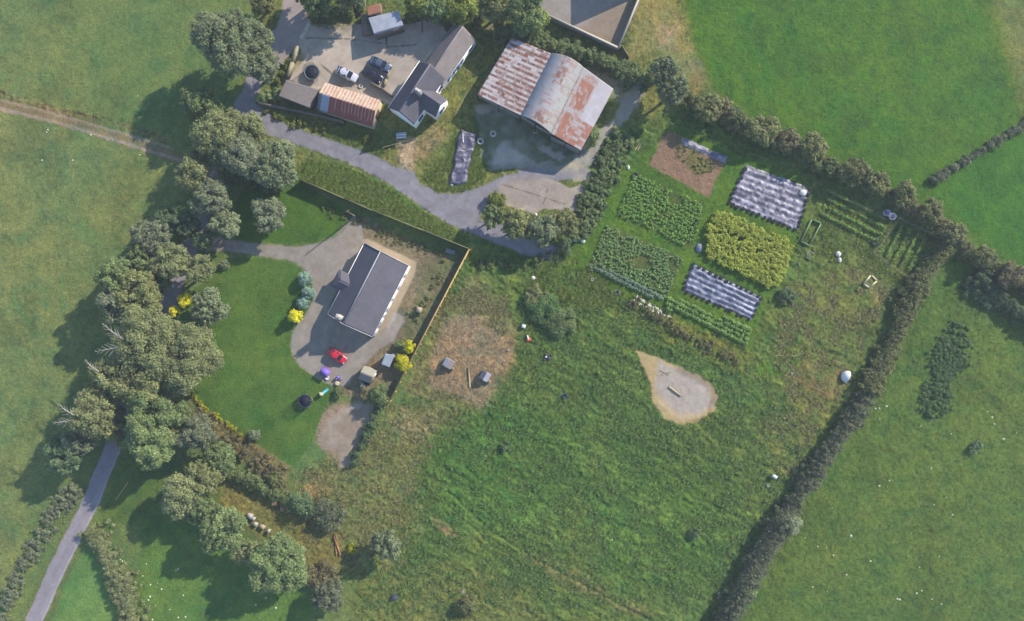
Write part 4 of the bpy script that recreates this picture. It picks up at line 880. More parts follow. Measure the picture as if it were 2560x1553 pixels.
# rusty barn: two lean-tos and an arched middle
rust = c8(138, 84, 64); rust2 = c8(158, 104, 84); tin = c8(182, 178, 182); tin_shade = c8(150, 158, 172); tin_pale = c8(216, 208, 208)
def rusty(nr, nc, seed, p, base=tin_pale, alt=rust, mode='row'):
    def fn(U, V):
        r = np.floor(U * nr); V0 = V; V = V + .35 * vnoise(r * 3.7, r * 0 + 1.1, seed + 20); c = np.floor(V * nc)
        h = vnoise(r * 13.7 + .5 * 0, c * 9.1, seed); hr = vnoise(r * 5.1, r * 0 + 3.3, seed + 1)
        if mode == 'row': k = np.where(r % 2 == 0, (h > .28), (h > .86)).astype(float)
        else: k = (h > 1 - p).astype(float)
        f = fbm(U * 60, V * 60, 6, 3, seed + 5)
        f2 = fbm(U * 90, V * 90, 2.5, 3, seed + 6); k = k * .75 + .25 * (vnoise(r * 2.1, V * 9, seed + 30) > .5); k = np.clip(k * sstep(.12, .45, f2) * 1.1, 0, .97); spot = sstep(.55, .74, f) * .6 * (.5 + f2)
        k = np.maximum(k, spot)[..., None]
        C = base * (1 - k) + (alt * (.8 + .5 * vnoise(r * 3.3, c * 2.2, seed + 9))[..., None]) * k
        seam = (np.abs(U * nr - np.round(U * nr)) < .06)[..., None]
        C = np.where(seam, C * .82, C)
        return C * (.9 + .2 * fbm(U * 90, V * 90, 3, 2, seed + 8))[..., None]
    return fn
corr = lambda U, V: .03 * np.sin(U * 2 * np.pi * 52)
P = lambda x, y, h: (*G(x, y, h), h)
bl = thing('hay_barn', 'large rusty tin barn with arched middle roof and lean-tos both sides', 'barn', (*G(1365, 245, 0), 0))
m = MB(); m.quad(P(1279, 94, 3.6), P(1193, 237, 3.6), P(1301, 289, 4.7), P(1378, 134, 4.7), 96, 60, rusty(26, 6, 31, .60), .06, corr); part(m, 'striped_lean_to_roof', tm, bl)
# arch from valley line to right edge
A0, A1 = P(1378, 134, 4.6), P(1300, 289, 4.6); B0, B1 = P(1458, 168, 4.9), P(1377, 334, 4.9)
def arch(U, V):
    q = []
    for i in range(2): q.append((A0[i] * (1 - U) + A1[i] * U) * (1 - V) + (B0[i] * (1 - U) + B1[i] * U) * V)
    th = np.pi * V; q.append(4.6 + .3 * V + 1.75 * np.sin(np.clip(th, 0, np.pi)) ** .8 + .03 * np.sin(U * 2 * np.pi * 52)); return q
def archcol(U, V):
    f = fbm(U * 60, V * 50, 7, 3, 44); C = tin_shade * (1 - sstep(.05, .35, V)[..., None]) + tin * sstep(.05, .35, V)[..., None]  # steep west flank painted bluer to imitate its shade
    C = C * (.88 + .28 * f)[..., None]
    patch = ((V > .42) & (V < .68) & (U > .1) & (U < .42)) | ((V > .4) & (V < .8) & (U > .86) & (U < .97))
    k = (patch * sstep(.38, .55, fbm(U * 60, V * 30, 2.5, 2, 46)) * .8)[..., None]
    k = np.maximum(k, (sstep(.62, .8, fbm(U * 60, V * 50, 5, 3, 47)) * .4)[..., None])
    C = C * (1 - k) + rust * k
    st = (vnoise(np.floor(U * 40) * 3.1, V * 3, 48) > .60) * sstep(.3, .55, fbm(U * 60, V * 30, 3, 2, 49)) * sstep(.28, .42, V) * .65
    C = C * (1 - st[..., None]) + c8(172, 128, 110) * st[..., None]
    gr = sstep(.6, .95, V)[..., None] * .35; return C * (1 - gr) + c8(176, 180, 164) * gr
m = MB(); m.surf(arch, 96, 44, archcol, .06); part(m, 'arched_roof', tm, bl)
def rcol(U, V):
    f = fbm(U * 60, V * 40, 5, 3, 51); r = np.floor(U * 24); sp = vnoise(r * 7.1, np.floor(V * 5) * 3.1, 52)
    big = sstep(.1, .16, U) * (V > .12) * (V < .52) * (U < .56); low = (U > .62) * sstep(.62, .7, U + .1 * f) * (V > .1)
    k = np.clip(big + low, 0, 1) * sstep(.15, .55, fbm(U * 60, V * 50, 3, 3, 53)) * 1.0 + .2 * f; stripe = ((sp > .62) & (U > .5) & (V > .35)); k = np.where(stripe, k * .15, k)
    k = np.maximum(k, sstep(.55, .75, f) * .7); k = np.maximum(k, .6 * (vnoise(np.floor(U * 40) * 2.3, V * 3, 58) > .6) * sstep(.3, .55, f)); k = np.clip(k, 0, 1)[..., None]
    C = tin * (1 - k) + (rust2 * (.9 + .5 * f)[..., None]) * k; C = np.where(((V > .55) & (U < .62))[..., None], c8(196, 190, 198) * (.85 + .3 * f)[..., None], C); return C
m = MB(); m.quad(P(1458, 167.5, 4.85), P(1377, 334, 4.85), P(1452, 377, 3.4), P(1533, 222, 3.4), 96, 40, rcol, .06, corr); part(m, 'rust_patched_lean_to_roof', tm, bl)
# posts and walls
tinw = mat('grey_tin_cladding', (150, 152, 150), rough=.6, var=.2, scale=3, bump=.2)
m = MB(); q = lambda x, y, h: G(x, y, h)
e = [q(1193, 237, 3.6), q(1279, 94, 3.6)]; m.bar((*e[0], 0), (*e[1], 0), .1, 3.5)
e = [q(1533, 222, 3.4), q(1452, 377, 3.4)]; m.bar((*e[0], 0), (*e[1], 0), .1, 3.3)
p1, p2, p3, p4 = q(1279, 94, 3.6), q(1378, 134, 4.7), q(1458, 168, 4.9), q(1533, 222, 3.4)
for s_, t_, zz in ((p1, p2, 3.6), (p2, p3, 4.6), (p3, p4, 3.4)): m.bar((*s_, 0), (*t_, 0), .1, zz - .1)
p5, p6, p7, p8 = q(1193, 237, 3.6), q(1301, 289, 4.7), q(1377, 334, 4.9), q(1452, 377, 3.4)
m.bar((*(p5 * .97 + p6 * .03), 2.4), (*p6, 2.4), .1, 1.2); m.bar((*p7, 0), (*p8, 0), .1, 3.3); m.bar((*p6, 3.4), (*p7, 3.4), .1, 1.3)
part(m, 'cladding', tinw, bl)
for k in range(7):
    t_ = k / 6; pa = p5 * (1 - t_) + p8 * t_ if False else [p5, (p5 + p6) / 2, p6, (p6 + p7) / 2, p7, (p7 + p8) / 2, p8][k]
    m = MB(); m.box(pa[0], pa[1], 0, .2, .2, [3.5, 4, 4.6, 4.8, 4.8, 4, 3.3][k], -.5); part(m, 'post', brownf, bl)
# rusty tin shed in front of the farmyard
red = c8(128, 74, 74); orange = c8(196, 140, 112); blue = c8(140, 160, 188)
def shed_up(U, V):
    f = fbm(U * 80, V * 20, 4, 3, 61); s_ = .5 + .5 * np.sin(U * 2 * np.pi * 17 + 3 * f); k = np.clip(s_ * 1.2 - .25 + 1.6 * (f - .5), 0, 1)[..., None]
    return c8(222, 204, 186) * (1 - k) + orange * k * (.85 + .3 * f)[..., None]
def shed_dn(U, V):
    f = fbm(U * 80, V * 20, 4, 3, 62); C = red * (.82 + .4 * f)[..., None]; s_ = (np.sin(U * 2 * np.pi * 17) > .92) & (V < .5 + .4 * f) & (U > .2)
    C = np.where(s_[..., None], c8(190, 160, 150), C); C = np.where(((U < .2) & (U > .055))[..., None], blue * (.95 + .1 * f)[..., None], C); return np.where((U <= .055)[..., None], c8(100, 104, 120), C)
ra, rb_ = G(797, 232, 3.7), G(938, 277, 3.7)
# from a to b (towards lower right) the left side (n) is the upper one
a_, b_, u, n, L = rectbasis(ra, rb_); wl_ = float((G(890, 231, 2.6) - a_) @ n); wr_ = float(-(G(866, 297, 2.3) - a_) @ n)
ts, (a, b, u, n, L) = gable('tin_shed', 'long tin shed with orange rusty upper slope and dark red lower slope', ra, rb_, wl_, wr_, 2.3, 3.7, shed_up, None or (lambda U, V: shed_dn(1 - U, V)), wallm=mat('shed_wall', (206, 190, 160), var=.2, scale=4), over=.08, roofm=tm, zel=2.6, cat='shed', nu=110, nv=16)
door(ts, b + n * .0 + u * -.06, n, u, 1.6, 2.2, brownf)
# monopitch shed left of it
gs = thing('grey_roofed_shed', 'flat grey roofed shed by the lane, left of the rusty tin shed', 'shed', (*G(755, 232), 0))
cg = lambda U, V: c8(164, 152, 146) * (.85 + .3 * fbm(U * 30, V * 30, 3, 3, 71) - .12 * (np.abs(np.sin(U * 2 * np.pi * 7)) < .12))[..., None]
m = MB(); m.quad(P(715, 200, 2.7), P(797, 224, 2.7), P(773, 270, 2.2), P(696, 240, 2.2), 40, 24, cg, .12); part(m, 'roof', rm, gs)
f = [G(717, 203, 2.4), G(794, 226, 2.4), G(771, 267, 2.2), G(699, 238, 2.2)]; m = MB(); m.prism([tuple(p) for p in f], -.1, [2.56, 2.56, 2.08, 2.08])
part(m, 'wall', mat('grey_block_wall', (150, 140, 132), var=.15), gs)
# tin roofed outhouse at the top of the yard
oh = thing('outhouse', 'small stone outhouse with pale grey tin roof above the farmyard', 'outhouse', (*G(962, 58), 0))
ct = lambda U, V: c8(172, 178, 196) * (.78 + .42 * fbm(U * 30, V * 24, 5, 3, 81) - .06 * (np.sin(U * 2 * np.pi * 12) > .7))[..., None]
m = MB(); m.quad(P(920, 45, 2.7), P(996, 26, 2.7), P(1008, 63, 3.3), P(934, 84, 3.3), 40, 16, ct, .08); m.quad(P(936, 87.5, 3.0), P(1007, 66, 3.0), P(1008, 63, 3.32), P(934, 84, 3.32), 30, 3, ct, .08); part(m, 'roof', tm, oh)
f = [G(922, 47, 2.6), G(995, 28, 2.6), G(1006, 63, 3.0), G(937, 84, 3.0)]; m = MB(); m.prism([tuple(p) for p in f], -.1, [2.58, 2.58, 3.0, 3.0]); part(m, 'wall', mat('stone_wall', (136, 130, 122), var=.3, scale=4, bump=.5), oh)
m = MB(); cr = lambda U, V: c8(168, 116, 96) * (.8 + .4 * fbm(U * 16, V * 16, 3, 3, 83))[..., None]
m.quad(P(916, 17, 2.2), P(951, 8, 2.2), P(956, 30, 2.5), P(919, 40, 2.5), 14, 8, cr, .06); part(m, 'rusty_lean_to_roof', tm, oh)
m = MB(); m.prism([tuple(G(918, 19, 2.1)), tuple(G(949, 11, 2.1)), tuple(G(954, 31, 2.3)), tuple(G(921, 39, 2.3))], -.1, 2.1); part(m, 'lean_to_wall', mat('stone_wall'), oh)
m = MB()
vc = lambda x, y: tuple(G(x, y)); m.prism([vc(905, 42), vc(924, 42), vc(936, 88), vc(908, 92)], -.1, 1.1); single(m, 'stone_pen_wall', mat('stone_wall'), 'low stone plinth against the left side of the outhouse', 'wall', (*G(918, 66), 0))
# shed beyond the upper edge whose shadow falls into the walled yard
m = MB(); m.prism([vc(1545, -25), vc(1700, -95), vc(1650, -260), vc(1545, -260)], -.1, 5.8); sb = thing('cattle_shed', 'grey cattle shed beyond the walled yard at the top', 'shed', (*G(1610, -150), 0)); part(m, 'wall', tinw, sb)
m = MB(); m.prism([vc(1542, -22), vc(1704, -95), vc(1652, -264), vc(1542, -264)], 5.8, 6.0); part(m, 'roof', mat('cement_roof', (170, 168, 164)), sb)
# two chicken coops, two garden sheds
wood = mat('weathered_wood', (170, 148, 120), rough=.8, var=.2, scale=5, bump=.2)
def small_shed(name, label, px, py, L, W, ze, zr, ang, cl, cr_, cat, wallm=wood, off=.5):
    x, y = G(px, py, (ze + zr) / 2); u = np.array([math.cos(ang), math.sin(ang)]); n = np.array([-u[1], u[0]]); c = np.array([x, y]) + n * W * (off - .5)
    return gable(name, label, c - u * L / 2, c + u * L / 2, W * (1 - off), W * off, ze, zr, cl, cr_, wallm, .08, rm, cat=cat, nu=12, nv=8)
fl = lambda rgb, s_: (lambda U, V: c8(*rgb) * (.88 + .24 * fbm(U * 16, V * 16, 3, 2, s_))[..., None])
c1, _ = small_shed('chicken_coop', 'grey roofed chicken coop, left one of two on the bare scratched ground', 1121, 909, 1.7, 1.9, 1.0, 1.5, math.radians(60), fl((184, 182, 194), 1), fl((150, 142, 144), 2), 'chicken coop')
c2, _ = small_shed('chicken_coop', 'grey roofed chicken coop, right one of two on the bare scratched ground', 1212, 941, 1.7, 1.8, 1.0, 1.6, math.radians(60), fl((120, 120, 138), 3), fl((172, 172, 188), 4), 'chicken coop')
for c, (px, py) in ((c1, (1121, 909)), (c2, (1212, 941))):
    x, y = c.location[0], c.location[1]; u = np.array([math.cos(math.radians(60)), math.sin(math.radians(60))]); n = np.array([-u[1], u[0]])
    m = MB(); q1 = np.array([x, y]) - n * 1.15 - u * .5; m.box(q1[0], q1[1], .25, .5, .5, .45, math.radians(60)); part(m, 'nest_box', wood, c)
    m = MB(); q1 = np.array([x, y]) - u * .79; m.box(q1[0], q1[1], .1, .06, .4, .6, math.radians(60)); part(m, 'door', brownf, c)
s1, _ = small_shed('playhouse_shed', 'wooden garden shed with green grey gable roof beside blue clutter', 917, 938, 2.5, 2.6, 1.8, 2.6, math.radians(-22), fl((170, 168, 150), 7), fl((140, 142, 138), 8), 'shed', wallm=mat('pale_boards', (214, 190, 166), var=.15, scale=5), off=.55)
x, y = s1.location[0], s1.location[1]; an = math.radians(-22); u = np.array([math.cos(an), math.sin(an)]); n = np.array([-u[1], u[0]])
window(s1, np.array([x, y]) + u * 1.17 + n * .2, n, u, .6, .9, 1.5, pvc); door(s1, np.array([x, y]) - u * 1.17, n, -u, .8, 1.7, brownf)
s2 = thing('garden_shed', 'small flat roofed metal shed with pale dented roof beside the golden shrubs', 'shed', (*G(970, 902), 0))
cm = lambda U, V: c8(176, 184, 196) * (.8 + .4 * fbm(U * 16, V * 16, 5, 3, 91))[..., None]
m = MB(); m.quad(P(963, 884, 2.1), P(987, 888, 2.1), P(973, 919, 1.9), P(953, 911, 1.9), 14, 14, cm, .06); part(m, 'roof', tm, s2)
m = MB(); m.prism([tuple(G(964, 886, 2)), tuple(G(985, 889, 2)), tuple(G(972, 917, 1.9)), tuple(G(955, 910, 1.9))], -.05, [2.02, 2.02, 1.82, 1.82]); part(m, 'wall', mat('green_metal', (120, 136, 128), var=.1), s2)

# ------------------------------------------------------------------ walls and fences
cop = mat('pale_wall_coping', (216, 206, 188), var=.12, scale=4, bump=.2)
wl_ = thing('yard_wall', 'white capped wall around the corner of the concrete yard at the top', 'wall', (*G(1544, 127), 0))
pts = [G(1371, 49), G(1542, 128), G(1612, -40), G(1700, -260)]
m = MB(); k = MB()
for p, q_ in zip(pts[:-1], pts[1:]): m.bar((*p, -.1), (*q_, -.1), .26, 1.7); k.bar((*p, 1.6), (*q_, 1.6), .36, .1)
part(m, 'wall', mat('grey_render', (188, 182, 170), var=.12), wl_); part(k, 'coping', cop, wl_)
m = MB(); m.bar((*G(1553, 118), .0), (*G(1571, 148), .0), .12, .9); single(m, 'timber_rail', wood, 'short timber rail leaning out from the corner of the yard wall', 'rail', (*G(1562, 133), 0))
ft = mat('new_fence_timber', (214, 180, 118), rough=.75, var=.15, scale=4, bump=.2)
fence_b = thing('timber_fence', 'pale new timber fence between the bungalow garden and the meadow', 'fence', (*G(1072, 812), 0))
A, Bv = G(1173, 623, 1.8), G(973, 1003, 1.8); m = MB(); m.bar((*A, .1), (*Bv, .1), .05, 1.65); bp = part(m, 'boards', ft, fence_b)
m = MB(); m.bar((*A, 1.76), (*Bv, 1.76), .2, .05); part(m, 'top_rail', ft, fence_b)
for i in range(17):
    t_ = i / 16; p = A * (1 - t_) + Bv * t_ + np.array([-.11, .06]) * 0 + np.array([.16, -.08]); m = MB(); m.box(p[0], p[1], -.1, .14, .14, 2.0, -1.09); part(m, 'post', ft, fence_b)
dk = mat('dark_fence_boards', (112, 104, 84), rough=.85, var=.25, scale=3, bump=.3)
fence_a = thing('dark_fence', 'long dark board fence running from the tall trees to the timber fence', 'fence', (*G(960, 540), 0))
pts = [G(745, 447, 2.0), G(860, 496, 2.0), G(930, 526, 2.0), G(1060, 577, 2.0), G(1173, 622, 2.0)]; m = MB(); k = MB()
for p, q_ in zip(pts[:-1], pts[1:]): m.bar((*p, -.1), (*q_, -.1), .08, 2.1); k.bar((*p, 2.0), (*q_, 2.0), .14, .05)
part(m, 'boards', dk, fence_a); part(k, 'top_rail', mat('fence_rail', (150, 146, 104), var=.2), fence_a)
for p, q_ in zip(pts[:-1], pts[1:]):
    for t_ in (0, .33, .66): c = p * (1 - t_) + q_ * t_; m = MB(); m.box(c[0] - .08, c[1] - .12, 0, .12, .12, 1.95, .4); part(m, 'post', dk, fence_a)
def post_fence(name, label, pts, hgt, nposts, m_, rails=2, rr=.02, cat='fence', pr=.05):
    W = [G(*p) for p in pts]; c = sum(W) / len(W); o = thing(name, label, cat, (*c, 0))
    seg = [np.hypot(*(b - a)) for a, b in zip(W[:-1], W[1:])]; tot = sum(seg)
    for i in range(nposts):
        s_ = tot * i / (nposts - 1); j = 0
        while j < len(seg) - 1 and s_ > seg[j]: s_ -= seg[j]; j += 1
        p = W[j] + (W[j + 1] - W[j]) * min(s_ / seg[j], 1); m = MB(); m.tube([(p[0], p[1], -.1), (p[0], p[1], hgt)], pr, 6); part(m, 'post', m_, o)
    for r_ in range(rails):
        z = hgt * (.9 - .4 * r_); m = MB()
        for a, b in zip(W[:-1], W[1:]): m.tube([(*a, z), (*b, z)], rr, 5)
        part(m, 'rail', m_, o)
    return o
gp = mat('grey_post', (176, 166, 140), var=.2)
post_fence('rail_fence', 'pale rail fence around the rough plot beside the farmhouse wing', [(1192, 113), (1208, 128), (1185, 155)], 1.1, 4, gp, 1, .035)
post_fence('rail_fence', 'pale rail fence between the farmhouse and the rusty barn', [(1157, 172), (1189, 195), (1140, 290), (1075, 340), (960, 372)], 1.1, 12, gp, 1, .03)
post_fence('wire_fence', 'thin wire fence around the netted rows at the right', [(2068, 478), (2106, 500), (2192, 535), (2243, 547), (2345, 598)], 1.2, 9, gp, 2)
post_fence('wire_fence', 'thin fence along the lower side of the netted rows', [(2243, 547), (2181, 635), (2240, 678), (2275, 700)], 1.2, 7, gp, 2)
post_fence('wire_fence', 'thin pale tape fence above the bare patch with the white dome', [(1935, 888), (1975, 890), (2018, 881), (2080, 900), (2150, 921)], .8, 7, mat('tape', (170, 176, 120), var=.1), 1, .03)
post_fence('wire_fence', 'thin pale tape fence below the bare patch with the white dome', [(1980, 942), (2030, 968), (2090, 995)], .8, 5, mat('straw_tape', (200, 170, 120), var=.1), 1, .03)
post_fence('farm_gate', 'white barred gate where the lane meets the farmyard', [(776, 56), (766, 82), (754, 98)], 1.2, 3, pvc, 3, .04, 'gate', .07)
stw = mat('lichen_stone', (172, 164, 134), var=.3, scale=4, bump=.5)
for lb, ps, w_, h_ in (('mossy stone wall beside the farmyard trampoline', [(748, 120), (735, 160), (722, 196)], .55, 1.1), ('stone wall along the lane below the grey roofed shed', [(648, 235), (652, 262), (720, 275), (800, 292), (860, 307)], .4, .9),
                      ('low wall between the rusty shed and the farmhouse', [(930, 212), (955, 225), (982, 243)], .3, 1.2), ('low stone edging beside the parked cars', [(975, 175), (967, 200), (960, 217)], .4, .5), ('crumbling wall beside the lane, left of the farmyard', [(690, 157), (718, 166), (735, 148)], .4, .7)):
    W = [G(*p) for p in ps]; m = MB()
    for a, b in zip(W[:-1], W[1:]): m.bar((*a, -.1), (*b, -.1), w_, h_ + .1 + R.uniform(-.03, .03))
    single(m, 'stone_wall', stw if 'mossy' in lb or 'edging' in lb else mat('stone_wall'), lb, 'wall', (*W[0], 0))
# ------------------------------------------------------------------ cars
rubber = mat('rubber', (52, 52, 56), rough=.8, var=.1, bump=0)
steel = mat('steel', (170, 172, 178), rough=.4, metal=.6, var=.05, bump=0)
carglass = mat('car_glass', (44, 50, 62), rough=.08, var=.05, bump=0, spec=.8)
lamp_w = mat('headlight_glass', (214, 216, 224), rough=.15, var=.03, bump=0, spec=.8); lamp_r = mat('tail_light_red', (168, 40, 40), rough=.2, var=.03, bump=0)
def car(name, label, px, py, ang, L, W, paint, hatch=True, tall=1.45):
    x, y = G(px, py, .7); o = thing(name, label, 'car', (x, y, 0), ang)
    hw = W / 2
    def loft(st, z0=None):
        """st: stations (x, halfwidth, zlow, zhigh, crown)"""
        m = MB(); vs = []; k = 9
        for (sx, h, zl, zh, cr) in st:
            ring = [(sx, -h * .97, zl), (sx, -h, (zl + zh) / 2), (sx, -h * .95, zh - cr * .6), (sx, -h * .6, zh - cr * .1), (sx, 0, zh), (sx, h * .6, zh - cr * .1), (sx, h * .95, zh - cr * .6), (sx, h, (zl + zh) / 2), (sx, h * .97, zl)]
            vs += ring
        fs = [(i * k + j, i * k + j + 1, (i + 1) * k + j + 1, (i + 1) * k + j) for i in range(len(st) - 1) for j in range(k - 1)]
        fs += [((i + 1) * k, i * k, i * k + k - 1, (i + 1) * k + k - 1) for i in range(len(st) - 1)]
        fs += [tuple(range(k)), tuple(range((len(st) - 1) * k, len(st) * k))[::-1]]
        m.add(vs, fs); return m
    f = L / 2
    body = loft([(-f, hw * .78, .38, .72, .1), (-f + .08, hw * .9, .28, .88, .1), (-f + .4, hw * .98, .22, .93, .1), (-f * .4, hw, .22, .95, .1), (f * .1, hw, .22, .95, .1), (f * .42, hw * .99, .22, .92, .12), (f * .75, hw * .95, .24, .80, .12), (f - .12, hw * .84, .28, .66, .1), (f, hw * .6, .36, .56, .06)])
    body.build('body', paint, o, smooth=True)
    rb = -f + (.18 if hatch else .6)
    gl = loft([(rb, hw * .80, .86, .90, .02), (rb + .35, hw * .80, .86, tall - .12, .12), (rb + .6, hw * .82, .86, tall - .03, .10), (f * .02, hw * .82, .86, tall - .03, .10), (f * .2, hw * .8, .86, tall - .12, .12), (f * .50, hw * .84, .84, .90, .02)])
    gl.build('windows', carglass, o, smooth=True)
    rf = MB(); r0, r1 = rb + .42, f * .17
    vs = []; 
    for sx, z in ((r0, tall - .08), ((r0 + r1) / 2, tall), (r1, tall - .07)):
        vs += [(sx, -hw * .74, z - .07), (sx, -hw * .5, z), (sx, 0, z + .02), (sx, hw * .5, z), (sx, hw * .74, z - .07)]
    rf.add(vs, [(i * 5 + j, i * 5 + 5 + j, i * 5 + 6 + j, i * 5 + 1 + j) for i in range(2) for j in range(4)]); rf.build('roof', paint, o, smooth=True)
    pl = MB()
    for s_ in (-1, 1):
        pl.tube([(f * .50, s_ * hw * .82, .9), (r1, s_ * hw * .74, tall - .08)], .035, 5); pl.tube([(rb, s_ * hw * .78, .92), (r0, s_ * hw * .74, tall - .1)], .05, 5); pl.tube([((r0 + r1) / 2, s_ * hw * .77, .93), ((r0 + r1) / 2, s_ * hw * .745, tall - .07)], .04, 5)
    pl.build('pillars', paint, o)
    for sx in (-f + .75, f - .75):
        for s_ in (-1, 1):
            m = MB(); m.tube([(sx, s_ * (hw - .2), .31), (sx, s_ * (hw + .01), .31)], .31, 16); w_ = m.build('wheel', rubber, o, smooth=False)
            m = MB(); m.tube([(sx, s_ * (hw + .005), .31), (sx, s_ * (hw + .03), .31)], .19, 12); q = mesh_np('rim', m.v, m.f, steel); q.parent = w_
    for s_ in (-1, 1):
        m = MB(); m.box(f - .22, s_ * hw * .62, .52, .3, .34, .16, -s_ * .35); m.build('headlight', lamp_w, o)
        m = MB(); m.box(-f + .08, s_ * hw * .74, .6, .14, .28, .22); m.build('tail_light', lamp_r, o)
        m = MB(); m.box(f * .34, s_ * (hw + .08), .88, .12, .2, .12); m.build('mirror', paint, o)
    m = MB(); m.box(f - .03, 0, .3, .1, W * .7, .2); m.build('bumper', rubber, o); m = MB(); m.box(-f + .0, 0, .32, .1, W * .75, .22); m.build('bumper', rubber, o)
    return o
def paint(nm, rgb, ro=.3): return mat(nm, rgb, rough=ro, var=.02, bump=0, spec=.6)
car('parked_car', 'white hatchback parked nearest the tin shed in the farmyard', 867, 185, math.radians(-27), 4.2, 1.72, paint('white_paint', (226, 226, 240)))
car('parked_car', 'black car parked between the white and the blue car in the farmyard', 931, 187, math.radians(-30), 3.95, 1.7, paint('black_paint', (40, 42, 58), .2))
car('parked_car', 'dusty blue car parked highest in the farmyard', 951, 160, math.radians(-25), 4.1, 1.72, paint('blue_grey_paint', (86, 104, 134), .35), hatch=False)
car('parked_car', 'small bright red car parked on the driveway below the bungalow', 843, 890, math.radians(-34), 3.75, 1.62, paint('red_paint', (226, 44, 66)), tall=1.42)

# ------------------------------------------------------------------ garden and yard things
net = mat('trampoline_net', (40, 46, 54), rough=.9, alpha=.33, var=.1, bump=0); matm = mat('trampoline_mat', (46, 54, 74), rough=.7, var=.15, bump=0); pad = mat('trampoline_padding', (62, 84, 104), rough=.6, var=.15)
def trampoline(label, px, py, r, rimm, hh=1.7):
    x, y = G(px, py, .9); o = thing('trampoline', label, 'trampoline', (x, y, 0))
    m = MB(); m.lathe(x, y, [(.01, .84), (r * .84, .88), (r * .84, .86), (.01, .82)], 32); m.build('mat', matm, o)
    m = MB(); m.lathe(x, y, [(r * .83, .90), (r * .83, .95), (r, .95), (r, .86)], 32, close=True); m.build('padding', rimm, o)
    for i in range(4):
        a = i * math.pi / 2 + .4; m = MB(); p0 = (x + r * .95 * math.cos(a - .3), y + r * .95 * math.sin(a - .3)); p1 = (x + r * .95 * math.cos(a + .3), y + r * .95 * math.sin(a + .3))
        m.tube([(*p0, .86), (*p0, .05), (*p1, .05), (*p1, .86)], .03, 6); m.build('leg', steel, o)
    for i in range(6):
        a = i * math.pi / 3 + .2; m = MB(); m.tube([(x + r * 1.02 * math.cos(a), y + r * 1.02 * math.sin(a), .3), (x + r * 1.02 * math.cos(a), y + r * 1.02 * math.sin(a), .9 + hh)], .035, 6); m.build('net_pole', steel, o)
    m = MB(); k = 32; vs = [(x + r * .99 * math.cos(2 * math.pi * i / k), y + r * .99 * math.sin(2 * math.pi * i / k), z) for z in (.92, .85 + hh) for i in range(k)]
    m.add(vs, [(i, (i + 1) % k, k + (i + 1) % k, k + i) for i in range(k)]); m.build('safety_net', net, o)
trampoline('larger trampoline with pale blue rim standing in the farmyard', 779, 181, 1.45, mat('pale_padding', (120, 136, 148), var=.2), 1.2)
trampoline('dark netted trampoline standing on the big lawn', 762, 1003, 1.25, pad, 1.5)
cy = mat('cyan_plastic', (90, 190, 222), rough=.4, var=.04, bump=0); pu = mat('purple_plastic', (150, 124, 222), rough=.45, var=.05, bump=0); pi = mat('pink_plastic', (224, 120, 150), rough=.4, var=.05, bump=0)
cream = mat('cream_plastic', (226, 214, 178), rough=.5, var=.05, bump=0); blu = mat('blue_plastic', (56, 72, 168), rough=.45, var=.08, bump=0); dgrey = mat('dark_plastic', (70, 74, 84), rough=.6, var=.15, bump=0)
redp = mat('orange_red_plastic', (232, 92, 64), rough=.5, var=.1, bump=.1)
# purple playhouse
x, y = G(813, 930, 1); o = thing('playhouse', 'purple roofed toy playhouse at the edge of the driveway', 'playhouse', (x, y, 0)); an = math.radians(-35)
u = np.array([math.cos(an), math.sin(an)]); n = np.array([-u[1], u[0]]); c = np.array([x, y])
m = MB(); m.box(x, y, 0, 1.3, 1.3, 1.1, an); m.build('wall', pi, o)
m = MB(); e = .85; z3 = lambda p, z: (p[0], p[1], z); pc_ = [c - u * e - n * e, c + u * e - n * e, c + u * e + n * e, c - u * e + n * e, c - u * e, c + u * e]
m.add([z3(pc_[0], 1.05), z3(pc_[1], 1.05), z3(pc_[2], 1.05), z3(pc_[3], 1.05), z3(pc_[4], 1.65), z3(pc_[5], 1.65)], [(0, 1, 5, 4), (2, 3, 4, 5), (0, 4, 3), (1, 2, 5), (3, 2, 1, 0)]); m.build('roof', pu, o)
m = MB(); q = c - u * .68; m.box(q[0], q[1], 0, .06, .5, .9, an); m.build('door', pu, o)
m = MB(); q = c + u * .68; m.box(q[0], q[1], .5, .06, .5, .4, an); m.build('window', pvc, o)
x, y = G(818, 945, .3); m = MB(); m.lathe(x, y, [(.3, 0), (.38, .3), (.4, .32), (.3, .34), (.2, .2)], 16); single(m, 'toy_table', pvc, 'small round white toy table beside the purple playhouse', 'table', (x, y, 0))
# purple ride-on slide
x, y = G(847, 946, .5); o = thing('toy_climber', 'small purple toy climber right of the purple playhouse', 'toy', (x, y, 0))
m = MB(); m.box(x - .15, y + .2, 0, .5, .5, .8, -.5, .8); m.build('tower', pu, o); m = MB(); m.box(x + .25, y - .05, .3, .7, .3, .1, -.5); m.build('step', pu, o); m = MB(); m.tube([(x - .4, y - .1, .7), (x + .3, y + .35, .7)], .05, 6); m.build('handle', pvc, o)
x, y = G(843, 959, .3); m = MB(); m.lathe(x, y, [(.35, 0), (.42, .2), (.42, .35), (.3, .42), (.1, .36)], 18); single(m, 'sand_toy', cream, 'round cream coloured sand toy below the purple climber', 'toy', (x, y, 0))
x, y = G(806, 985, .6); o = thing('toy_slide', 'toy slide with cream steps and bright cyan chute on the lawn', 'slide', (x, y, 0))
m = MB(); m.tube([(x - .7, y + .15, .05), (x - .45, y + .1, .9)], .05, 6); m.tube([(x - .5, y - .25, .05), (x - .3, y - .25, .9)], .05, 6); [m.box(x - .62 + .1 * i, y - .02, .15 + .25 * i, .3, .5, .06, .3) for i in range(4)]; m.build('steps', cream, o)
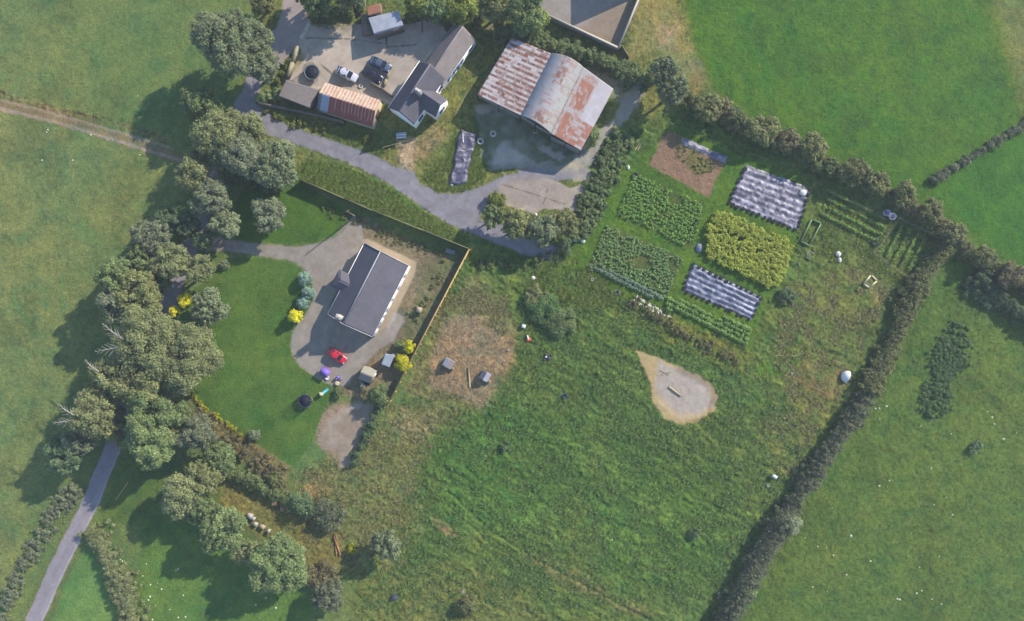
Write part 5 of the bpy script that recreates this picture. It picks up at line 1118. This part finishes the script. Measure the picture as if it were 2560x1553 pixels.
m = MB(); m.box(x - .15, y - .05, .85, .6, .6, .08, .6); [m.box(x - .15 + a, y - .05 + b, 0, .08, .08, .86) for a, b in ((-.2, -.2), (.2, -.2), (.2, .2), (-.2, .2))]; m.build('platform', cream, o)
m = MB(); V_ = [(x + .05, y - .2, .95), (x + .25, y + .2 - .38, .95)]; d0 = np.array([.74, .67]); nn = np.array([-.67, .74]) * .2; s0 = np.array([x, y]); pr0 = []
for t_, z in ((0, .92), (.35, .7), (.8, .3), (1.2, .12), (1.35, .12)):
    q = s0 + d0 * t_; pr0 += [(*(q - nn * 1.2), z + .12), (*(q - nn), z), (*(q + nn), z), (*(q + nn * 1.2), z + .12)]
m.add(pr0, [(i * 4 + j, i * 4 + 4 + j, i * 4 + 5 + j, i * 4 + 1 + j) for i in range(4) for j in range(3)]); m.build('chute', cy, o)
x, y = G(905, 964, .3); m = MB(); m.box(x, y, 0, .55, .85, .35, -.4, .8); m.box(x + .05, y + .1, .35, .3, .3, .3, -.4); single(m, 'toy_car', pvc, 'white ride-on toy beside the blue clutter below the garden shed', 'toy', (x, y, 0))
x, y = G(915, 966, .3); m = MB(); m.box(x, y, 0, .9, .7, .5, .3, .85); m.box(x - .2, y + .45, 0, .5, .5, .3, .8); single(m, 'toy_tractor', blu, 'dark blue plastic ride-on toy in front of the wooden garden shed', 'toy', (x, y, 0))
x, y = G(1048, 775, .8); o = thing('wooden_crate', 'small square wooden box standing alone between bungalow and timber fence', 'box', (x, y, 0)); m = MB(); m.box(x, y, 0, .9, .95, 1.0, -.25); m.build('box', mat('box_wood', (196, 170, 140), var=.15), o); m = MB(); m.box(x, y, 1.0, 1.0, 1.05, .08, -.25); m.build('lid', mat('box_lid', (196, 178, 156), var=.1), o)
def trough(label, px, py, L, W, hh, ang, m_, name='trough', cat='trough'):
    x, y = G(px, py, hh); m = MB(); c_, s_ = math.cos(ang), math.sin(ang)
    def rr(L_, W_, z): return [(x + a * L_ / 2 * c_ - b * W_ / 2 * s_, y + a * L_ / 2 * s_ + b * W_ / 2 * c_, z) for a, b in ((-1, -1), (1, -1), (1, 1), (-1, 1))]
    vs = rr(L * .9, W * .9, 0) + rr(L, W, hh) + rr(L * .86, W * .8, hh) + rr(L * .8, W * .7, hh * .3)
    fs = [(3, 2, 1, 0)] + [(k * 4 + i, k * 4 + (i + 1) % 4, k * 4 + 4 + (i + 1) % 4, k * 4 + 4 + i) for k in range(3) for i in range(4)] + [(12, 13, 14, 15)]
    m.add(vs, fs); return single(m, name, m_, label, cat, (x, y, 0))
trough('grey trough lying in the shaded corner of the long dark fence', 1126, 629, 1.7, .75, .5, math.radians(-18), mat('galvanised', (176, 180, 188), rough=.5, var=.1))
x, y = G(1003, 339, .3); o = thing('garden_bench', 'white slatted bench in the shade below the farmhouse', 'bench', (x, y, 0)); an = math.radians(4)
for i in range(4): m = MB(); m.box(x, y - .42 + .28 * i, .38, 1.85, .22, .06, an); m.build('slat', pvc if i % 2 == 0 else mat('pale_blue_plastic', (200, 206, 232), var=.05), o)
for a in (-.8, .8): m = MB(); m.box(x + a, y, 0, .08, .9, .38, an); m.build('leg', pvc, o)
# tyres
tyw = mat('white_painted_tyre', (216, 214, 208), rough=.7, var=.12)
def tyre(label, px, py, R_, r, m_, z=0, group=None):
    x, y = G(px, py); m = MB(); m.torus(x, y, z + r, R_, r, 18, 8); return single(m, 'tyre', m_, label, 'tyre', (x, y, 0), group, True)
tyre('small white painted tyre lying in the farmyard between white car and tin shed', 902, 216, .30, .12, tyw)
tyre('large pale tyre lying in the shade right of the long plastic covered heap', 1201, 354, .48, .16, tyw)
tyre('pale oval tyre lying in the shade in front of the rusty barn', 1233, 335, .45, .16, tyw)
m = MB(); x, y = G(1338, 328, .4); [m.box(x + a, y + b, 0, c_, d_, .6) for a, b, c_, d_ in ((-.3, 0, .1, .7), (.3, 0, .1, .7), (0, .3, .5, .1), (0, -.3, .5, .1))]; m.box(x, y, 0, .5, .5, .1); single(m, 'crate', cream, 'small open pale crate beside the front of the rusty barn', 'crate', (x, y, 0))

# plastic sheets
plm = mat('plastic_sheet', attr=True, rough=.5, var=.12, scale=3, bump=.25, spec=.5)
def sheet(name, label, poly, rowpitch, seed, rgb, hi, cat='plastic sheet', amp_=.16, z0=.03, crump=.24, rag=.1):
    P4 = [G(*p) for p in poly]; c = sum(P4) / 4; L1 = np.hypot(*(P4[1] - P4[0])); L2 = np.hypot(*(P4[3] - P4[0])); nu, nv = int(L1 / .14), int(L2 / .14)
    def zf(U, V):
        s_ = V * L2 / rowpitch + .14 * fbm(U * L1, V * L2 * .4, 5.5, 2, seed); r = .5 + .5 * np.cos(2 * np.pi * (s_ + .22 * (fbm(U * L1, V * L2, 2.2, 2, seed + 9) - .5)))
        return .06 + amp_ * r + crump * (fbm(U * L1, V * L2, .8, 3, seed + 2) - .5) * (.5 + .5 * r)
    def fn(U, V):
        e = rag * .5 * (fbm(U * L1, V * L2, 1.6, 3, seed + 3) - .5); A = [(P4[0][i] * (1 - U) + P4[1][i] * U) * (1 - V) + (P4[3][i] * (1 - U) + P4[2][i] * U) * V + e * 2 for i in range(2)]
        ed = np.minimum.reduce([U * L1, (1 - U) * L1, V * L2, (1 - V) * L2]); A.append(z0 * np.clip(ed / .25, 0, 1) + zf(U, V) * np.clip(ed / .5, 0, 1)); return A
    def cf(U, V):
        f = fbm(U * L1, V * L2, .7, 3, seed + 4); rr_ = .5 + .5 * np.cos(2 * np.pi * (V * L2 / rowpitch + .14 * fbm(U * L1, V * L2 * .4, 5.5, 2, seed))); g = (sstep(.42, .68, f) * (.35 + .65 * rr_))[..., None]; k = fbm(U * L1, V * L2, 4, 2, seed + 6)[..., None]  # glare and shade painted in: pale ridges, darkened grooves
        return (c8(*rgb) * (1 - g) + c8(*hi) * g) * (.8 + .4 * k)
    m = MB(); m.surf(fn, nu, nv, cf, .02); return single(m, name, plm, label, cat, (*c, 0), smooth=True)
S1 = [(1864, 411), (2029, 471), (1992, 578), (1820, 510)]; S2 = [(1731, 659), (1905, 744), (1878, 801), (1704, 727)]
sheet('plastic_sheet', 'large glossy grey black plastic sheet over garden rows, weighted with tyres', S1, 1.12, 5, (90, 90, 112), (196, 190, 208), amp_=.08)
sheet('plastic_sheet', 'lower dark blue grey plastic sheet over garden rows, below the yellow green crop', S2, 1.05, 8, (80, 90, 118), (166, 170, 194), amp_=.12)
sheet('plastic_mulch', 'long narrow plastic mulch strip at the top edge of the brown soil bed', [(1706, 343), (1820, 392), (1813, 408), (1699, 360)], .8, 12, (104, 108, 136), (190, 186, 200), amp_=.06)
sheet('plastic_cover', 'long heap covered in black plastic beside the farm road and rusty barn', [(1150, 325), (1192, 330), (1162, 462), (1124, 460)], 1.0, 15, (92, 90, 116), (160, 154, 166), amp_=.04, z0=.45, crump=.5, rag=1.1)
for i, (p_, q_) in enumerate((((1140, 430), (1158, 425)), ((1138, 445), (1152, 440)), ((1160, 380), (1172, 360)), ((1150, 400), (1170, 405)))): pass
bt = mat('black_tyre', (44, 46, 60), rough=.7, var=.2)
m = MB(); m.torus(0, 0, .12, .24, .11, 14, 6); proto = mesh_np('tyre', m.v, m.f, bt, smooth=True)
first = True
def ring(poly, skip, spacing, grp, label, off):
    global first
    k = 0
    for e in range(4):
        if e in skip: continue
        a, b = G(*poly[e]), G(*poly[(e + 1) % 4]); L = np.hypot(*(b - a)); nn = int(L / spacing)
        cc = sum(G(*p) for p in poly) / 4
        for i in range(nn):
            p = a + (b - a) * (i + .3 + R.uniform(-.2, .2)) / nn; d = cc - p; p = p + d / np.hypot(*d) * (off + R.uniform(-.15, .15))
            o = proto if first else proto.copy()
            if not first: COL.objects.link(o)
            first = False; o.location = (p[0], p[1], .1); s_ = R.uniform(.8, 1.1); o.scale = (s_, s_, s_); tag(o, label, 'tyre', grp)
ring(S1, (0,), 1.0, 'tyres along the edge of the large plastic sheet', 'black tyre weighting the edge of the large upper plastic sheet', .15)
ring(S2, (), 1.1, 'tyres along the edge of the lower plastic sheet', 'black tyre weighting the edge of the lower plastic sheet', .12)

def stone(px, py, r, hgt, m_, name, label, cat, seed, sx=1.0, sy=1.0, rot=0.0, group=None, h0=0.0):
    """an irregular rounded lump"""
    x, y = G(px, py, hgt); rg = np.random.default_rng(seed); n1_, n2_ = 14, 6; vs = []
    for j in range(n2_ + 1):
        th = j / n2_ * math.pi / 2 * 1.15
        for i in range(n1_):
            a = 2 * math.pi * i / n1_; k = 1 + rg.uniform(-.16, .16); q = (r * math.cos(th) if th < math.pi / 2 else r * .02) * k; lx, ly = q * math.cos(a) * sx, q * math.sin(a) * sy
            vs.append((x + lx * math.cos(rot) - ly * math.sin(rot), y + lx * math.sin(rot) + ly * math.cos(rot), h0 + max(0, hgt * math.sin(min(th, math.pi / 2)) * (1 + rg.uniform(-.12, .12)))))
    m = MB(); m.add(vs, [(j * n1_ + i, j * n1_ + (i + 1) % n1_, (j + 1) * n1_ + (i + 1) % n1_, (j + 1) * n1_ + i) for j in range(n2_) for i in range(n1_)] + [tuple(range(n2_ * n1_, (n2_ + 1) * n1_))])
    return single(m, name, m_, label, cat, (x, y, 0), group, True)
wb_ = mat('white_sacking', (246, 244, 236), rough=.7, var=.08, scale=4, bump=.2)
stone(2098, 635, .48, .4, wb_, 'white_sack', 'upper of two white sacks lying in the grass right of the crops', 'sack', 1, 1, 1.1)
stone(2101, 650, .40, .3, wb_, 'white_sack', 'lower of two white sacks lying in the grass right of the crops', 'sack', 2, .8, 1.2)
stone(1980, 484, 0, 0, wb_, 'x', 'x', 'x', 3) if False else None
stone(2008, 482, .62, .35, wb_, 'white_bag', 'round white bag lying on the large upper plastic sheet', 'bag', 4, 1, .9, h0=.2)
stone(1438, 598, .55, .4, wb_, 'white_sack', 'left of two white sacks at the end of the farm road', 'sack', 5, 1.2, .7, -.4)
stone(1458, 602, .5, .4, wb_, 'white_sack', 'right of two white sacks at the end of the farm road', 'sack', 6, .9, 1.0)
stone(1333, 695, .4, .25, wb_, 'white_sack', 'small white sack at the top of the mound in the rough grass', 'sack', 7)
stone(1339, 541, .4, .3, wb_, 'white_stone', 'white block on the bushes edge below the concrete pad', 'stone', 8, .7, 1.1, h0=1.5)
stone(1571, 418, .38, .35, wb_, 'white_sack', 'white sack at the left edge of the vegetable garden', 'sack', 9, .8, 1.1)
stone(1129, 461, .36, .35, wb_, 'white_block', 'white block at the lower end of the plastic covered heap', 'block', 10)
stone(1365, 893, .22, .5, wb_, 'white_bottle', 'white container among grey scrap in the meadow', 'container', 11)
for i, (px, py, r) in enumerate(((1365, 888, .35), (1372, 897, .42), (1360, 900, .3), (1378, 889, .25))): stone(px, py, r, .25, dgrey, 'scrap', 'grey scrap in a low pile beside the white container in the meadow', 'scrap', 20 + i, group='scrap in the meadow')
x, y = G(1309, 816, .5); m = MB(); m.box(x, y, 0, .65, .6, .5, -.3); m.box(x, y, .5, .72, .66, .06, -.3); single(m, 'white_box', pvc, 'white box standing at the meadow edge above the orange toy', 'box', (x, y, 0))
x, y = G(1321, 849, .3); o = thing('toy', 'orange red and white toy lying in the grass below the white box', 'toy', (x, y, 0)); m = MB(); m.box(x, y, 0, 1.0, .75, .3, .5, .7); m.build('base', redp, o); m = MB(); m.box(x - .1, y + .35, .2, .25, .9, .2, .2); m.build('handle', pvc, o)
def bucket(label, px, py, r, hh, m_, name='bucket', cat='bucket'):
    x, y = G(px, py, hh); m = MB(); m.lathe(x, y, [(r * .8, 0), (r, hh), (r * .9, hh), (r * .72, .06)], 16); return single(m, name, m_, label, cat, (x, y, 0), smooth=False)
bucket('blue bucket standing alone in the central meadow', 1413, 990, .38, .4, mat('blue_bucket', (70, 96, 160), rough=.5, var=.05))
bucket('small white tub near the lower corner of the cabbage row', 1481, 699, .28, .35, pvc, 'tub', 'tub')
bucket('small white tub at the right edge of the bare chicken ground', 1272, 875, .2, .3, pvc, 'tub', 'tub')
bucket('small pale yellow tub right of the yellow green crop', 1998, 658, .2, .3, cream, 'tub', 'tub')
bucket('small white tub at the corner of the bare patch with the dome', 1981, 934, .2, .3, pvc, 'tub', 'tub')
bucket('dark tub at the left edge of the vegetable garden', 1588, 438, .55, .35, dgrey, 'tub', 'tub')
bucket('dark green tub at the right edge of the green vegetable rows', 1741, 555, .42, .45, mat('dark_green_plastic', (44, 70, 70)), 'tub', 'tub')
bucket('left of the twin white bins beside the netted rows', 2219, 532, .62, .9, mat('bin_white', (206, 204, 240), rough=.4, var=.03), 'water_bin', 'bin')
bucket('right of the twin white bins beside the netted rows', 2233, 541, .62, .9, mat('bin_white'), 'water_bin', 'bin')
stone(1749, 620, .8, .4, mat('grey_plastic_heap', (128, 136, 160), rough=.5, var=.3, bump=.4), 'plastic_heap', 'crumpled grey plastic heap at the left corner of the yellow green crop', 'plastic', 31, .8, 1.1)
# frames, pallet, poles, planks
def frame(name, label, poly, t_, hh, m_, cat='frame'):
    Pp = [G(*p) for p in poly]; c = sum(Pp) / len(Pp); m = MB()
    for a, b in zip(Pp, Pp[1:] + Pp[:1]):
        d = (b - a) / np.hypot(*(b - a)) * t_ / 2; m.bar((*(a + d), 0), (*(b - d), 0), t_, hh)
    return single(m, name, m_, label, cat, (*c, 0))
frame('bed_border', 'pale green rectangular garden frame right of the crops', [(2000, 604), (2028, 549), (2051, 559), (2021, 614)], .16, .4, mat('green_frame', (142, 176, 120), var=.1))
frame('cold_frame', 'small grey open frame lying in the grass below the garden frame', [(2013, 644), (2021, 629), (2034, 633), (2026, 648)], .12, .15, mat('grey_frame', (150, 156, 168)))
frame('wire_cage', 'small pale wire cage below the dark vegetable rows', [(1534, 734), (1541, 725), (1550, 730), (1543, 738)], .08, .3, mat('grey_frame'))
frame('bath_frame', 'pale cream rectangular frame on the dry patch at the right', [(2157, 710), (2176, 688), (2191, 702), (2172, 720)], .28, .3, cream)
def log(label, p, q_, r, m_, name='log', cat='log', z=.1, group=None):
    a, b = G(*p), G(*q_); m = MB(); m.tube([(*a, z), (*((a + b) / 2), z + .03), (*b, z)], [r, r * .95, r * .8], 8); return single(m, name, m_, label, cat, (*a, 0), group)
log('pale plank lying between the two chicken coops', (1171, 919), (1175, 968), .14, mat('pale_wood', (206, 186, 148), var=.1), 'plank', 'plank')
log('weathered log lying on the sand patch', (1672, 967), (1702, 990), .17, mat('pale_wood'))
for i, (p, q_) in enumerate((((1650, 925), (1672, 937)), ((1644, 937), (1668, 931)), ((1656, 938), (1676, 932)))): log('thin pale branch lying at the top of the sand patch', p, q_, .045, mat('pale_wood'), 'branch', 'branch', group='branches on the sand patch')
rb = mat('red_brown_wood', (196, 144, 106), var=.15)
for i, (p, q_) in enumerate((((835, 1331), (842, 1387)), ((839, 1333), (852, 1388)), ((836, 1340), (848, 1375)))): log('long reddish brown pole in the bundle below the shrubs', p, q_, .09, rb, 'pole', 'pole', z=.12 + .1 * i, group='bundle of reddish poles')
for i, (p, q_) in enumerate((((1588, 375), (1604, 352)), ((1594, 376), (1606, 355)))): log('thin pale stick beside the top corner of the soil bed', p, q_, .05, mat('pale_wood'), 'stick', 'stick', group='sticks by the soil bed')
log('long pale pole lying in the shade right of the lane', (290, 1250), (322, 1204), .09, mat('pale_wood'), 'pole', 'pole')
log('old white pole on the plastic covered heap', (1157, 333), (1159, 358), .09, pvc, 'pole', 'pole', z=.55)
for i, (px, py, wd, ln) in enumerate(((685, 1254, .95, 1.55), (705, 1270, .75, 1.3))):
    x, y = G(px, py, .7); o = thing('wooden_table' if i == 0 else 'wooden_bench', ('reddish wooden table with slatted top beside the dark shrub', 'reddish wooden bench half hidden under the dark shrub')[i], ('table', 'bench')[i], (x, y, 0))
    m = MB(); k = 4
    for j in range(k): m.box(x - wd / 2 + wd * (j + .5) / k, y, .68, wd / k * .85, ln, .06, 0)
    m.build('top', mat('table_wood', (206, 158, 132), var=.12), o)
    for a in (-1, 1):
        for b in (-1, 1): m = MB(); m.box(x + a * wd * .4, y + b * ln * .42, 0, .08, .08, .68); m.build('leg', rb, o)
hv = mat('hive_white', (216, 214, 206), var=.12)
for i, (px, py, a, b) in enumerate(((625, 1290, 1.0, .9), (634, 1297, .6, .6), (639, 1311, .75, .7), (656, 1318, .95, .75), (672, 1328, .5, .7))):
    x, y = G(px, py, .5); o = thing('beehive', ('largest pale beehive, top left of the line under the trees', 'small pale beehive touching the largest one', 'pale beehive in the middle of the line under the trees', 'wide pale beehive with brownish lid, right of the middle one', 'smallest greenish white beehive at the right end of the line')[i], 'beehive', (x, y, 0))
    m = MB(); m.box(x, y, .1, a * .85, b * .85, .5, -.5); m.build('body', hv, o); m = MB(); m.box(x, y, .6, a, b, .1, -.5); m.build('lid', mat('hive_lid', (196, 194, 186), var=.15) if i != 3 else mat('hive_lid_brown', (190, 172, 150)), o)
# white stones line
rg = random.Random(5); lines = [((1577, 749), (1625, 775)), ((1625, 775), (1646, 782)), ((1591, 741), (1630, 768)), ((1650, 783), (1694, 803)), ((1622, 762), (1658, 780))]
wst = mat('white_rubble', (250, 246, 234), rough=.8, var=.08, scale=6)
protos = [stone(1580 + 4 * i, 751 + 2 * i, .15, .06, wst, 'white_rubble', 'white rubble piece in the broken line below the vegetable rows', 'rubble', 60 + i, 1.3, .8, .4 * i, 'white rubble line') for i in range(3)]
for (p, q_) in lines:
    for i in range(28 if p[0] != 1650 else 12):
        t_ = rg.random(); c = G(p[0] + (q_[0] - p[0]) * t_ + rg.uniform(-1.5, 1.5), p[1] + (q_[1] - p[1]) * t_ + rg.uniform(-2.5, 2.5)); o = rg.choice(protos).copy(); COL.objects.link(o); s_ = rg.uniform(.5, 1.2)
        o.location = (c[0], c[1], .02); o.scale = (s_, s_, s_); o.rotation_euler = (0, 0, rg.uniform(0, 6))
# dome tank, water troughs
x, y = G(2117, 943, .6); o = thing('dome_shelter', 'bright white rounded shelter beside the long diagonal hedge', 'shelter', (x, y, 0)); m = MB(); k = 14; vs = []; rr_ = 1.2; an = math.radians(70)
uu = np.array([math.cos(an), math.sin(an)]); nn = np.array([-uu[1], uu[0]])
for j in range(8):
    th = j / 7 * math.pi / 2
    for i in range(k + 1):
        ph = math.pi * i / k; q = np.array([x + .4, y]) + uu * rr_ * math.cos(ph) * math.cos(th) * .95 + nn * rr_ * math.sin(ph) * math.cos(th); vs.append((q[0], q[1], 1.1 * math.sin(th)))
fs = [(j * (k + 1) + i, j * (k + 1) + i + 1, (j + 1) * (k + 1) + i + 1, (j + 1) * (k + 1) + i) for j in range(7) for i in range(k)]
m.add(vs, fs); m.build('shell', mat('bright_white_plastic', (250, 250, 252), rough=.5, var=.02, bump=0), o, smooth=True)
m = MB(); m.torus(x + .2, y, .05, 1.3, .06, 24, 6); m.build('base_ring', dgrey, o)
x, y = G(1937, 1192, .8); o = thing('water_trough', 'white box shaped trough on legs near the diagonal hedge', 'trough', (x, y, 0)); m = MB(); m.box(x, y, .45, .85, .6, .45, -.5); m.build('tank', pvc, o); m = MB(); [m.box(x + a, y + b, 0, .08, .08, .5) for a, b in ((-.3, -.15), (.3, -.2), (.25, .25), (-.2, .25))]; m.build('stand', steel, o)
bucket('small white bucket left of the white box shaped trough', 1921, 1214, .26, .4, pvc)
stone(983, 1497, .65, .55, mat('black_wrap', (66, 68, 92), rough=.35, var=.4, scale=5), 'wrapped_bale', 'black plastic wrapped lump lying at the bottom of the rough grass', 'bale', 40, 1.1, .9)
# service pole whose shadow crosses the small lawn
def pole(label, px, py, hh, name='utility_pole', r=.13):
    x, y = G(px, py); o = thing(name, label, 'pole', (x, y, 0)); m = MB(); m.tube([(x, y, -.2), (x, y, hh)], [r, r * .7], 8); m.build('pole', mat('pole_wood', (150, 138, 120), var=.2), o)
    m = MB(); m.box(x, y, hh - .5, .9, .1, .12, .6); m.build('crossarm', mat('pole_wood'), o)
pole('wooden utility pole at the corner of the dark fence beside the small lawn', 888, 541, 6.6)
pole('wooden utility pole among the trees above the small lawn', 708, 452, 7.5)
# dead silver sapling near the bottom
x, y = G(1160, 1470); o = thing('dead_sapling', 'bare silvery sapling standing in the grass near the bottom edge', 'tree', (x, y, 0)); m = MB(); m.tube([(x, y, 0), (x + .1, y + .2, 2.4), (x + .1, y + .9, 4.2)], [.07, .05, .01], 6); m.build('trunk', pale_bark, o)
m = MB(); rg = random.Random(3)
for i in range(22): a = rg.uniform(0, 6.28); z = rg.uniform(.8, 3.8); L = rg.uniform(.3, .8); m.tube([(x + .1, y + .2 + z * .1, z), (x + .1 + L * math.cos(a), y + .3 + z * .1 + L * math.sin(a), z + .3)], [.03, .012], 4)
m.build('twigs', pale_bark, o)
# hose snaking beside the mound
pts = [(1326, 697), (1318, 712), (1311, 728), (1309, 745), (1313, 765), (1315, 780), (1311, 800), (1310, 812)]; m = MB(); m.tube([(*G(*p), .12) for p in pts], .05, 6); single(m, 'hose', mat('green_hose', (60, 96, 66), rough=.5), 'dark green hose curving down beside the mound', 'hose', (*G(1312, 750), 0))
# pale stones scattered over the fields
pst = mat('pale_field_stone', (226, 224, 196), rough=.9, var=.1); fp = [stone(300 + 5 * i, 1400 + 4 * i, .13 + .03 * i, .12, pst, 'field_stone', 'small pale stone lying in the open grass field', 'stone', 80 + i, 1, 1, 0, 'pale stones in the fields') for i in range(3)]
rg = random.Random(9)
spots = [(366, 1410), (376, 1462), (371, 1500), (389, 1514), (425, 1524), (357, 1440), (404, 1473), (394, 1459), (120, 325), (117, 331), (105, 401), (182, 401), (227, 338), (350, 388), (345, 240), (2013, 1345), (2044, 1366), (2066, 1370), (2083, 1388), (2330, 1553 - 55), (2335, 1262), (2304, 1477), (2353, 1510), (2198, 1021), (2216, 1016), (2188, 1022), (2541, 1083), (2508, 1098), (2328, 1171), (2381, 1287), (2080, 1270), (2127, 1340), (520, 1540), (640, 1512), (665, 1495), (690, 1520), (1530, 1350), (1580, 1010), (1213, 1140)]
spots += [(rg.uniform(1950, 2540), rg.uniform(1000, 1540)) for _ in range(30)] + [(rg.uniform(330, 520), rg.uniform(1400, 1550)) for _ in range(10)]
for px, py in spots:
    if px < 2300 and py < 1553 and d_line(np.array([px]), np.array([py]), [(2395, 600), (2150, 950), (1955, 1310), (1780, 1600)])[0] < 45: continue
    o = rg.choice(fp).copy(); COL.objects.link(o); c = G(px, py); o.location = (c[0], c[1], .03); s_ = rg.uniform(.6, 1.3); o.scale = (s_, s_, s_); o.rotation_euler = (0, 0, rg.uniform(0, 6))
# ------------------------------------------------------------------ the hazy air between the ground and the camera
m = MB(); m.box(0, 0, -3, 7000, 7000, 133)
hzm = bpy.data.materials.new('haze'); hzm.use_nodes = True; hn = hzm.node_tree; hn.nodes.remove(hn.nodes['Principled BSDF'])
pv_ = hn.nodes.new('ShaderNodeVolumePrincipled'); pv_.inputs['Density'].default_value = HAZE; pv_.inputs['Color'].default_value = (.86, .91, 1, 1); pv_.inputs['Anisotropy'].default_value = .1
hn.links.new(pv_.outputs[0], hn.nodes['Material Output'].inputs['Volume'])
hz = m.build('haze', hzm); hz['kind'] = 'stuff'
